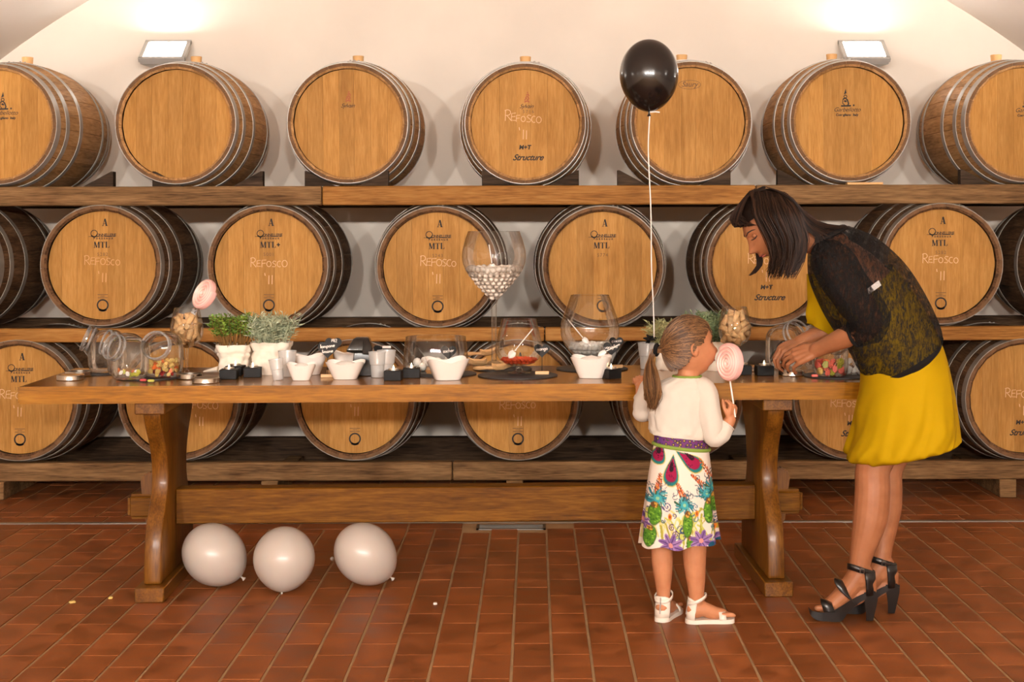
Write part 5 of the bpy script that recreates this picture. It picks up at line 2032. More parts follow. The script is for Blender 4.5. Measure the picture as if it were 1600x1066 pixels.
for i in range(130):                               # the lock that falls on her far side, seen under the nose
    u, v = rr.random(), rr.random()
    paths.append([P(1180, 297, YH + 0.03), P(1160 + 6 * u, 325, YH + 0.075), P(1176 + 10 * u, 362, YH + 0.088), P(1181 + 10 * u, 398, YH + 0.085), P(1182 + 9 * u, 415, YH + 0.083), P(1171 + 8 * u + rr.gauss(0, 1), 431 - 4 * u, YH + 0.08)])
for i in range(480):                               # back hair, over neck and shoulder
    u, v = rr.random(), rr.random()
    r0 = L2((1196, 292), (1230, 305), u)
    a = L2((1232, 305), (1250, 330), u)
    b_ = L2((1258, 332), (1262, 360), u)
    c_ = L2((1284, 350), (1276, 372), u)
    e = L2((1326, 354), (1268, 398), u ** 1.5)
    sp_ = (v - 0.5)
    paths.append([P(r0[0], r0[1], YH + 0.05 * sp_), P(a[0], a[1] + rr.gauss(0, 1), YH + 0.15 * sp_), P(b_[0], b_[1] + rr.gauss(0, 1), YH + 0.17 * sp_), P(c_[0] + rr.gauss(0, 2), c_[1] + rr.gauss(0, 1), YH + 0.17 * sp_), P(e[0] + rr.gauss(0, 5), e[1] + rr.gauss(0, 1.5), YH + 0.17 * sp_)])
for k in range(3):
    hair = MB()
    strands(hair, paths[k::3], 11, 0.0019, 0.22, 3)
    tag(wpart(hair, 'hair', HW[k]), kind='stuff')

# ---- the yellow dress
M['dress'] = simple('yellow_jersey', (170, 134, 0), rough=0.8, spec=0.12, sheen=0.0, var=0.04, vscale=8, bump=(420, 0.08))
ds = stations([(1392, 412, 1306, 478, WY, .155), (1414, 440, 1318, 510, WY, .165), (1440, 480, 1334, 545, WY, .168), (1462, 522, 1346, 582, WY, .172), (1476, 560, 1346, 606, WY - .0, .185), (1485, 605, 1341, 636, WY - .01, .198), (1491, 648, 1335, 676, WY - .015, .205), (1493, 674, 1327, 704, WY - .025, .21), (1492, 686, 1327, 719, WY - .025, .206), (1485, 688, 1340, 722, WY - .02, .18), (1474, 672, 1352, 708, WY - .02, .165)], 70)
rings = []
nr = len(ds)
for i, (a, A, B) in enumerate(ds):
    u = i / (nr - 1)
    ring = []
    ND = 256
    for j in range(ND):
        an = 2 * pi * j / ND
        e = 2.1 + 0.9 * max(0, u - 0.4)
        k = (abs(cos(an)) ** e + abs(sin(an)) ** e) ** (-1 / e)
        amp = 0.004 + 0.075 * max(0, u - 0.38) ** 1.25
        skew = an * 4.2 + u * 8.5
        fold = sin(skew * 1.9 + 1.5 * noise.noise(Vector((an * 1.5, u * 3, 0)))) * 0.55 + noise.noise(Vector((cos(an) * 3.2 + u * 2, sin(an) * 3.2 + u * 2, u * 3.5))) * 0.9
        fold += 0.45 * sin(an * 19 + u * 26 + 2.5 * noise.noise(Vector((an, u * 2, 7)))) * max(0, u - 0.45)
        gather = 0.02 * max(0, u - 0.8) * sin(an * 23 + 4 * noise.noise(Vector((an * 2, 0, 3)))) * 2
        r_ = k * (1 + amp * fold * 2.2 + gather * .6)
        wn = noise.noise(Vector((cos(an) * 2.2, sin(an) * 2.2, u * 3.0 + 5)))
        ph = an * 11 + u * 20 + 5 * wn
        ridge = 1 - 2 * abs(sin(ph / 2)) ** 1.3
        r_ += 0.032 * min(1.0, max(0.0, u - 0.4) * 2.4) * ridge * (0.35 + 0.9 * abs(noise.noise(Vector((an * 1.3, u * 2, 2)))) * 2)
        ring.append(a + A * (r_ * cos(an)) + B * (r_ * sin(an)))
    rings.append(ring)
wpart(MB().loft(rings, False, False), 'dress', M['dress'], angle=80)
# loose sleeve of the dress round the far arm
sl = [(1294, 428, 5.22, .075), (1296, 455, 5.24, .078), (1294, 485, 5.255, .072), (1288, 508, 5.265, .062), (1284, 521, 5.27, .05)]
cs = catmull([P(*q[:3])[:] + (q[3],) for q in sl], 26)
rings = []
for i, q in enumerate(cs):
    u = i / 25
    c_ = Vector(q[:3])
    ring = []
    for j in range(48):
        an = 2 * pi * j / 48
        r_ = q[3] * (1 + 0.12 * u * sin(an * 4 + u * 3) + 0.1 * noise.noise(Vector((cos(an) * 2, sin(an) * 2, u * 4))))
        ring.append(c_ + Vector((r_ * cos(an) * 1.0, r_ * sin(an) * 0.8, -0.028 * u * cos(an) + 0.01 * u)))
    rings.append(ring)
wpart(MB().loft(rings, False, False), 'dress_sleeve', M['dress'], angle=80)


# ---- the sheer black cardigan: a loose knit that lets the dress show through
def knit(thin=0.36, top=0.92):
    m, nt, bs = nodes('sheer_black_knit')
    out = nt.nodes['Material Output']
    bs.inputs['Base Color'].default_value = lin((21, 18, 17))
    bs.inputs['Roughness'].default_value = 0.85
    bs.inputs['Specular IOR Level'].default_value = 0.2
    tc = N(nt, 'ShaderNodeTexCoord')
    mp = N(nt, 'ShaderNodeMapping')
    mp.inputs['Rotation'].default_value = (0, radians(38), 0)
    mp.inputs['Scale'].default_value = (120, 34, 40)
    nt.links.new(tc.outputs['Object'], mp.inputs['Vector'])
    n1 = N(nt, 'ShaderNodeTexNoise')
    n1.inputs['Scale'].default_value = 1.0
    n1.inputs['Detail'].default_value = 4
    n1.inputs['Distortion'].default_value = 1.2
    nt.links.new(mp.outputs[0], n1.inputs['Vector'])
    n2 = N(nt, 'ShaderNodeTexNoise')
    n2.inputs['Scale'].default_value = 420
    nt.links.new(tc.outputs['Object'], n2.inputs['Vector'])
    ad = N(nt, 'ShaderNodeMath', operation='MULTIPLY_ADD')
    ad.inputs[1].default_value = 0.5
    nt.links.new(n2.outputs[0], ad.inputs[0])
    nt.links.new(n1.outputs[0], ad.inputs[2])
    mr = N(nt, 'ShaderNodeMapRange')
    mr.inputs[1].default_value, mr.inputs[2].default_value = 0.62, top
    mr.inputs[3].default_value, mr.inputs[4].default_value = 0.97, thin
    nt.links.new(ad.outputs[0], mr.inputs[0])
    tr = N(nt, 'ShaderNodeBsdfTransparent')
    mx = N(nt, 'ShaderNodeMixShader')
    nt.links.new(mr.outputs[0], mx.inputs[0])
    nt.links.new(tr.outputs[0], mx.inputs[1])
    nt.links.new(bs.outputs[0], mx.inputs[2])
    nt.links.new(mx.outputs[0], out.inputs[0])
    return m


M['knit'] = knit()
M['knit_thin'] = knit(0.25, 0.84)
M['knit_edge'] = simple('black_knit_edge', (20, 17, 16), rough=0.9, spec=0.2)
cs = stations([(1318, 355, 1266, 378, WY, .085), (1332, 356, 1264, 402, WY, .135), (1356, 366, 1268, 436, WY, .185), (1384, 386, 1282, 474, WY, .198), (1414, 417, 1302, 512, WY, .196), (1442, 460, 1324, 546, WY, .195), (1464, 508, 1342, 578, WY, .195), (1466, 530, 1366, 596, WY, .19), (1456, 542, 1384, 599, WY, .17)], 50)
rings = []
for i, (a, A, B) in enumerate(cs):
    u = i / 49
    ring = []
    for j in range(112):
        an = 2 * pi * j / 112
        e = 2.2
        k = (abs(cos(an)) ** e + abs(sin(an)) ** e) ** (-1 / e)
        r_ = k * (1 + 0.035 * noise.noise(Vector((cos(an) * 2.5, sin(an) * 2.5, u * 5))) + 0.012 * sin(an * 6 + u * 9))
        ring.append(a + A * (r_ * cos(an)) + B * (r_ * sin(an)))
    rings.append(ring)
cardi = wpart(MB().loft(rings, False, False), 'cardigan', M['knit'], angle=80)
band = []
for rg in rings[-9:]:
    c_ = sum(rg, Vector()) / len(rg)
    band.append([c_ + (v - c_) * 1.018 for v in rg])
wpart(MB().loft(band, False, False), 'knit_border', M['knit_edge'], cardi, angle=80)
wpart(MB().tube(rings[0] + [rings[0][0]], 0.0095, 8, False), 'knit_border', M['knit_edge'], cardi)
sv = [(1296, 396, 5.0, .062), (1302, 410, 4.95, .076), (1326, 448, 4.91, .0745), (1349, 482, 4.915, .073), (1360, 504, 4.935, .07), (1352, 514, 4.955, .06), (1338, 519, 4.985, .0495)]
cs = catmull([P(*q[:3])[:] + (q[3],) for q in sv], 40)
rings = []
t_prev = None
for i, q in enumerate(cs):
    u = i / 39
    c_ = Vector(q[:3])
    t_ = (Vector(cs[min(i + 1, 39)][:3]) - Vector(cs[max(i - 1, 0)][:3])).normalized()
    s1 = Vector((0, 1, 0))
    s1 = (s1 - t_ * s1.dot(t_)).normalized()
    s2 = t_.cross(s1)
    ring = []
    for j in range(64):
        an = 2 * pi * j / 64
        r_ = q[3] * (1 + 0.05 * sin(u * 34 + 3 * sin(an + 1)) * min(1, u * 2) * 0.8 + 0.09 * noise.noise(Vector((cos(an) * 2, sin(an) * 2, u * 7))))
        ring.append(c_ + s1 * (r_ * cos(an) * 0.85) + s2 * (r_ * sin(an)))
    rings.append(ring)
slv = wpart(MB().loft(rings, True, False), 'cardigan_sleeve', M['knit_thin'], angle=80)
wpart(MB().tube(rings[-1] + [rings[-1][0]], 0.006, 8, False), 'cuff', M['knit_edge'], slv)
M['label'] = simple('woven_label', (176, 170, 164), rough=0.7, var=0.25, vscale=180)
q0 = P(1366, 446, WY - 0.203)
mb = MB()
vs = []
for i in range(5):
    for j in range(5):
        pp = P(1354 + 19 * i / 4 + 4 * j / 4, 452 - 14 * i / 4 + 8 * j / 4 - 8 * (i / 4) * 0 , WY - 0.2035)
        vs.append(pp)
mb.add(vs, [(i * 5 + j, i * 5 + j + 1, i * 5 + j + 6, i * 5 + j + 5) for i in range(4) for j in range(4)])
wpart(mb, 'garment_label', M['label'], cardi)


# ---- high-heeled sandals
def sandal(ax, ay, Y):
    t = link('sandal', None, woman)
    t.empty_display_size = 0.05

    def q(x, y, yy=0.0):
        return P(ax + x, ay + y, Y + yy)

    def sh(mb, nm, m=M['leather'], **kw):
        return mb.shift(-wo).build(nm, m, t, **kw)
    # sole: outline of the sole seen from the side, from the toe over the arch to the heel seat
    top = [(-79, 50), (-74, 56), (-62, 59), (-46, 59), (-32, 52), (-16, 42), (0, 33), (14, 28), (26, 26)]
    bot = [(-79, 53), (-76, 63), (-66, 71), (-48, 73.5), (-27, 73), (-16, 58), (0, 45), (14, 37), (27, 33)]
    wd = [0.02, 0.036, 0.043, 0.043, 0.04, 0.032, 0.028, 0.029, 0.026]
    t2, b2, w2 = catmull(top, 30), catmull(bot, 30), catmull([(a, 0) for a in wd], 30)
    rings = []
    for (x0, y0), (x1, y1), (ww, _) in zip(t2, b2, w2):
        rings.append([q(x0, y0, -ww), q(x0, y0, 0), q(x0, y0, ww), q(x1, y1, ww * .95), q(x1, y1, 0), q(x1, y1, -ww * .95)])
    sh(MB().loft(rings), 'sole', angle=50)
    hl = []
    for x0, x1, y, ww in ((8, 30, 28, .027), (9, 29.5, 40, .026), (11, 26, 56, .021), (11.5, 22, 72.5, .017)):
        hl.append([q(x0, y, -ww), q(x1, y, -ww * .8), q(x1, y, ww * .8), q(x0, y, ww)])
    sh(MB().loft(hl), 'heel', angle=50)

    def strap(pts, w_, nm):
        """a band: pts are (px x, px y, depth offset), w_ its width in px along the foot"""
        c3 = catmull([tuple(q(x, y, yy)) + (ux, uy) for x, y, yy, ux, uy in pts], 28)
        vs, fs = [], []
        for i, a in enumerate(c3):
            c_ = Vector(a[:3])
            up = Vector((a[3], 0, -a[4])).normalized() * (w_ / 2 / 450)
            vs += [c_ + up, c_ - up]
        n = len(c3)
        fs = [(2 * i, 2 * i + 1, 2 * i + 3, 2 * i + 2) for i in range(n - 1)]
        o = sh(MB().add(vs, fs), nm)
        md = o.modifiers.new('thickness', 'SOLIDIFY')
        md.thickness = 0.004
        md.offset = 0
        return o
    # toe strap over the toes' roots
    strap([(-46, 59, -.041, 1, 0), (-50, 47, -.037, 1, .1), (-52, 40.5, -.015, 1, .2), (-52, 40, .015, 1, .2), (-50, 47, .037, 1, .1), (-46, 59, .041, 1, 0)], 17, 'toe_strap')
    # broad strap that crosses the instep
    strap([(-10, 42, -.036, .8, .6), (-22, 30, -.037, .85, .5), (-29, 16, -.027, .9, .4), (-29, 9, 0, .9, .35), (-24, 18, .03, .9, .3), (-10, 40, .036, .8, .5)], 19, 'instep_strap')
    # ankle strap and heel counter
    an = []
    for k in range(13):
        a = 2 * pi * k / 12
        an.append((3 - 20.5 * cos(a), -7 + 6.5 * (-cos(a)) * 1 + (0), -.0405 * sin(a), 0, 1))
    strap(an, 9.5, 'ankle_strap')
    rings = []
    for y, r_, ox in ((-6, .041, 5.5), (6, .040, 7), (18, .037, 8), (30, .034, 9)):
        rings.append([q(ox, y) + Vector((r_ * cos(a), r_ * sin(a) * .95, 0)) for a in np.linspace(-1.6, 1.6, 17)])
    o = sh(MB().loft(rings, False, False, False), 'heel_counter')
    md = o.modifiers.new('thickness', 'SOLIDIFY')
    md.thickness = 0.004
    md.offset = 0
    sh(MB().tube([q(2, -9, -.043), q(8, -8, -.043), q(8, -1, -.043), q(2, -2, -.043), q(2, -9, -.043)], 0.0016, 6, False), 'buckle', M['buckle'])
    return t


sandal(1342, 898, 4.945)
sandal(1376, 886, 5.04)

# ------------------------------------------------------------------ the girl
GY_ = 4.955
girl = thing('person', 'little girl with a ponytail in a flowered skirt, tasting a pink lollipop', 'person', (0.5, 4.95, 0))
go = Vector(girl.location)


def gpart(mb, name, m, parent=None, **kw):
    return mb.shift(-go).build(name, m, parent or girl, **kw)


gb = MB()
for leg in ([(1040, 790, 4.965, .055), (1036, 840, 4.965, .042), (1034.5, 856, 4.965, .0375), (1035, 880, 4.965, .0365), (1036, 902, 4.965, .031), (1036.5, 922, 4.965, .0245), (1037, 940, 4.965, .023), (1037, 952, 4.965, .024)],
            [(1086, 790, 4.935, .055), (1085, 836, 4.935, .044), (1085, 856, 4.935, .0415), (1085.5, 880, 4.935, .0385), (1087, 904, 4.935, .033), (1088, 924, 4.935, .0275), (1089, 942, 4.935, .026), (1089, 954, 4.935, .026)]):
    cl = catmull([P(*q[:3])[:] + (q[3],) for q in leg], 26)
    gb.tube([q[:3] for q in cl], [q[3] for q in cl], 18, True, True)
# feet: heel, instep, toes
R_heel, R_toe = P(1086, 961, 4.93), P(1133, 966, 4.94)
dR = (R_toe - R_heel)
L_heel, L_toe = P(1036, 959, 4.96), P(1056, 953, 5.075)
for hl, to in ((R_heel, R_toe), (L_heel, L_toe)):
    d = (to - hl)
    d.z = 0
    d.normalize()
    s_ = Vector((-d.y, d.x, 0))
    hz = 0.021
    b0 = Vector((hl.x, hl.y, hz + 0.014))
    gb.tube([b0 + Vector((0, 0, 0.012)) - d * .004, b0 + d * 0.03 + Vector((0, 0, .012)), b0 + d * 0.065 - Vector((0, 0, .003)), b0 + d * 0.095 - Vector((0, 0, .006))], [.026, .026, .0235, .018], 14, True, True)
    for k in range(5):
        off = (k - 2) * 0.0095
        r_ = (0.0085, 0.0072, 0.0068, 0.0065, 0.006)[k]
        a = b0 + d * 0.09 + s_ * off - Vector((0, 0, 0.006))
        gb.tube([a, a + d * (0.032 - 0.003 * k), a + d * (0.04 - 0.003 * k) - Vector((0, 0, .002))], [r_, r_, r_ * .9], 8, True, True)
# torso, neck, head
tr = [(1062, 720, 45, .072), (1063, 680, 38, .066), (1062, 640, 42, .066), (1062, 614, 42, .055), (1066, 600, 30, .045), (1072, 586, 19, .04)]
rings = []
for x, y, hw_, b_ in catmull(tr, 16):
    c_ = P(x, y, GY_)
    rings.append(ell_ring(c_, Vector((hw_ * GY_ / F, 0, 0)), Vector((0, b_, 0)), 24))
gb.loft(rings)
gb.tube([P(1072, 600, GY_), P(1076, 584, GY_), P(1076, 566, GY_)], [.04, .037, .038], 16, True, True)
hm, gfront, gq = head_mb(frame_((0.93, 0.33, 0.10), (-0.12, 0, 1), P(1076, 543, GY_)), 0.885, True, False)
gb.add(hm.v, hm.f)
ear = gq @ Vector((-0.012, -0.075, -0.012))
er = MB().ball((0, 0, 0), 1, 16, 12)
er.xf(gq @ Matrix.Translation((-0.014, -0.0775, -0.008)) @ Matrix.Rotation(radians(-14), 4, 'Y') @ Matrix.Diagonal((0.0165, 0.0095, 0.027, 1)))
gb.add(er.v, er.f)
er = MB().tube([gq @ Vector((-0.004 + .0145 * cos(a) - .012, -0.085 - .003 * max(0, -cos(a)), -.004 + .0225 * sin(a))) for a in np.linspace(-0.3, 4.2, 16)], .0034, 8, True, True)
gb.add(er.v, er.f)
# arms and hands
ra = [(1099, 616, 4.935, .03), (1108, 640, 4.915, .031), (1113, 676, 4.91, .028), (1118, 684, 4.91, .027), (1129, 674, 4.915, .0245), (1138, 661, 4.92, .021), (1141, 656, 4.92, .0195)]
cl = catmull([P(*q[:3])[:] + (q[3],) for q in ra], 24)
gb.tube([q[:3] for q in cl], [q[3] for q in cl], 14, True, True)
hand_mb(gb, P(1141, 657, 4.92), (0.25, 0.0, 0.97), (0.72, -0.68, -0.1), (-0.6, -0.7, 0.2), 0.6, (62, 78, 50), 0.04, 0.5)
la = [(1017, 616, 4.975, .029), (1006, 634, 5.0, .029), (1004, 645, 5.02, .0275), (1003, 632, 5.06, .024), (1002, 612, 5.11, .02), (1001, 604, 5.13, .019)]
cl = catmull([P(*q[:3])[:] + (q[3],) for q in la], 24)
gb.tube([q[:3] for q in cl], [q[3] for q in cl], 14, True, True)
hand_mb(gb, P(1001, 604, 5.135), (-0.05, 0.75, 0.45), (0, -0.4, 0.9), (1, 0, 0), 0.6, (25, 30, 20), 0.06, 0.6)
me = remesh(gb, 0.003, 2)
me.transform(Matrix.Translation(-go))
me.materials.append(M['skin_g'])
link('body', me, girl)
for s in (-1, 1):
    gpart(MB().tube([gfront(s * .018, .012, .001), gfront(s * .028, .014, .003), gfront(s * .038, .013, .003), gfront(s * .047, .008, .001)], [.0008, .0018, .002, .001], 6, True, True), 'eyelash', M['brow'])
    gpart(MB().tube([gfront(s * .016, .034, .001), gfront(s * .03, .041, .001), gfront(s * .05, .036, 0)], [.0012, .0018, .0009], 6, True, True), 'eyebrow', M['hair_g'])
gpart(MB().tube([gfront(y, -.062, .001) for y in (-.017, -.009, 0, .009, .017)], [.001, .004, .005, .004, .001], 8, True, True), 'lips', M['lip'])

# hair drawn back into a ponytail
gc = gq @ Vector((0, 0, 0))
# the hairline seen from the side, from the nape forward to the brow
HLX = (-0.11, -0.075, -0.045, -0.024, 0.0, 0.012, 0.03, 0.055, 0.08, 0.105)
HLZ = (-0.09, -0.08, -0.056, -0.024, 0.012, 0.006, 0.026, 0.05, 0.068, 0.075)
cap = MB()
rings = []
for i in range(1, 28):
    th = pi * i / 28
    rings.append([Vector((0.105 * sin(th) * cos(ph) - 0.004, 0.084 * sin(th) * sin(ph), 0.002 + 0.123 * cos(th))) for ph in np.linspace(0, 2 * pi, 37)[:-1]])
capv = MB().loft(rings, True, True)
keep = []
for f in capv.f:
    c_ = sum((capv.v[i] for i in f), Vector()) / len(f)
    if c_.z < np.interp(c_.x, HLX, HLZ) + 0.004:
        continue
    keep.append(f)
cap.v, cap.f = [gq @ p for p in capv.v], keep
gpart(cap, 'hair_cap', M['hair_g'])
tie = P(1024, 547, GY_ - 0.015)
rr = random.Random(17)
paths = []


def skull(x, y, z, lift=1.0):
    """the point of the skull's surface in the direction (x, y, z) of the head's own frame"""
    v = Vector((x, y, z))
    k = 1 / sqrt((x / 0.1065) ** 2 + (y / 0.0855) ** 2 + (z / 0.124) ** 2)
    return gq @ (v * k * lift)


tie_l = gq.inverted() @ tie
for i in range(2100):
    # start somewhere along the hairline: brow, temple, behind the ear, nape; both sides
    sd = -1 if rr.random() < 0.7 else 1
    xs = -0.085 + 0.185 * rr.random()
    zs = float(np.interp(xs, HLX, HLZ)) + 0.003 + (0.03 * rr.random() ** 2 if rr.random() < 0.6 else rr.random() * 0.16)
    zs = min(zs, 0.121 * sqrt(max(0.01, 1 - (xs / 0.1065) ** 2)))
    ys = sd * 0.0855 * sqrt(max(0.0, 1 - (xs / 0.1065) ** 2 - (zs / 0.124) ** 2)) * (rr.random() if abs(xs) > 0.07 else 1.0)
    a = (xs, ys, zs)
    A_ = Vector(a)
    lift = 1.0 + 0.03 * rr.random() + 0.012
    pts = []
    for t_ in (0, 0.2, 0.42, 0.64, 0.84):
        q_ = A_.normalized().lerp(tie_l.normalized(), t_)
        q_ += Vector((0, sd * 0.25 * t_ * (1 - t_), 0.0 * t_))
        q_ += Vector((rr.gauss(0, .012), rr.gauss(0, .012), rr.gauss(0, .012)))
        pts.append(skull(q_.x, q_.y, q_.z, lift))
    pts.append(tie + Vector((rr.gauss(0, .003), rr.gauss(0, .003), rr.gauss(0, .004))))
    paths.append(pts)
for k in range(3):
    hair = MB()
    strands(hair, paths[k::3], 11, 0.00125, 0.7, 3)
    tag(gpart(hair, 'hair', HG[k]), kind='stuff')
paths = []
for i in range(520):
    u, v = rr.random(), rr.random()
    k = (v - 0.5)
    paths.append([tie + Vector((rr.gauss(0, .004), rr.gauss(0, .004), rr.gauss(0, .004))), P(1012 + 9 * u, 563, GY_ - .02 + .03 * k), P(1006 + 22 * u, 582, GY_ - .085 + .035 * k), P(1006.5 + 26 * u + rr.gauss(0, 1), 604, GY_ - .1 + .04 * k), P(1010 + 20 * u + rr.gauss(0, 2), 622, GY_ - .098 + .03 * k), P(1015 + 9 * u + rr.gauss(0, 2), 634 + rr.gauss(0, 4), GY_ - .092 + .02 * k)])
for k in range(3):
    tail = MB()
    strands(tail, paths[k::3], 12, 0.0016, 0.4, 3)
    tag(gpart(tail, 'ponytail', HG[k]), kind='stuff')
gpart(MB().tube([tie + Vector((0.004 + .006 * cos(a), .017 * cos(a + .6), .017 * sin(a))) for a in np.linspace(0, 2 * pi, 19)], .0075, 8, False), 'hair_tie', M['knit_edge'])

# cream bolero jacket
M['bolero'] = simple('cream_jersey', (204, 192, 178), rough=0.85, spec=0.2, sheen=0.1, bump=(300, 0.06), var=0.02)
M['green_trim'] = simple('green_piping', (118, 140, 52), rough=0.8)
rows = [(1073, 588, 21, .043), (1069, 594, 32, .052), (1064, 602, 47, .062), (1060, 612, 54, .07), (1059, 630, 52, .0765), (1060, 650, 47, .078), (1060.5, 668, 45, .08), (1060.5, 677, 45, .081), (1060.5, 681, 44, .08), (1061, 676, 42, .076)]
rings = []
RW = catmull(rows, 44)
for i, (x, y, hw_, b_) in enumerate(RW):
    u = i / 43
    ring = []
    for j in range(96):
        an = 2 * pi * j / 96
        e = 2.25
        k = (abs(cos(an)) ** e + abs(sin(an)) ** e) ** (-1 / e)
        r_ = k * (1 + 0.06 * noise.noise(Vector((cos(an) * 3.5, sin(an) * 3.5, u * 4))) + 0.05 * noise.noise(Vector((cos(an) * 4 + u * 5, sin(an) * 7, u * 12))) + 0.012 * sin(u * 22 + 2 * sin(an * 2)) * u)
        c_ = P(x, y + 6.0 * cos(an) * max(0, u - 0.5) * 2, GY_)
        ring.append(c_ + Vector((hw_ * GY_ / F * r_ * cos(an), b_ * r_ * sin(an), -0.012 * (1 - u) * max(0, sin(an)) * 0)))
    rings.append(ring)
gpart(MB().loft(rings, False, False), 'bolero', M['bolero'], angle=80)
gpart(MB().tube(rings[0] + [rings[0][0]], 0.0042, 8, False), 'collar_trim', M['green_trim'])
gpart(MB().tube([v for v in rings[-4]] + [rings[-4][0]], 0.0032, 6, False), 'hem_seam', M['bolero'])


def sleeve(pts, name, nr=34):
    cs = catmull([P(*q[:3])[:] + (q[3],) for q in pts], nr)
    rings = []
    s1 = Vector((0, 1, 0))
    for i, q in enumerate(cs):
        u = i / (nr - 1)
        c_ = Vector(q[:3])
        t_ = (Vector(cs[min(i + 1, nr - 1)][:3]) - Vector(cs[max(i - 1, 0)][:3])).normalized()
        ref = Vector((0, 1, 0)) if abs(t_.y) < 0.9 else Vector((1, 0, 0))
        s1 = (s1 - t_ * s1.dot(t_)).normalized()
        s2 = t_.cross(s1)
        ring = []
        for j in range(40):
            an = 2 * pi * j / 40
            r_ = q[3] * (1 + 0.035 * sin(u * 26 + 2 * sin(an)) + 0.06 * noise.noise(Vector((cos(an) * 2, sin(an) * 2, u * 6))))
            ring.append(c_ + s1 * (r_ * cos(an)) + s2 * (r_ * sin(an)))
        rings.append(ring)
    gpart(MB().loft(rings, True, False), name, M['bolero'], angle=80)
    gpart(MB().tube(rings[-1] + [rings[-1][0]], 0.0028, 6, False), 'cuff', M['bolero'])


sleeve([(1090, 604, 4.945, .036), (1098, 611, 4.935, .046), (1107, 640, 4.915, .042), (1113, 670, 4.91, .0385), (1117, 683, 4.91, .036), (1126, 677, 4.913, .034), (1136, 664, 4.918, .028)], 'sleeve')
sleeve([(1026, 604, 4.97, .034), (1018, 611, 4.975, .045), (1008, 632, 5.0, .039), (1004.5, 645, 5.02, .035), (1003.5, 637, 5.05, .031), (1002.5, 622, 5.09, .026)], 'sleeve')


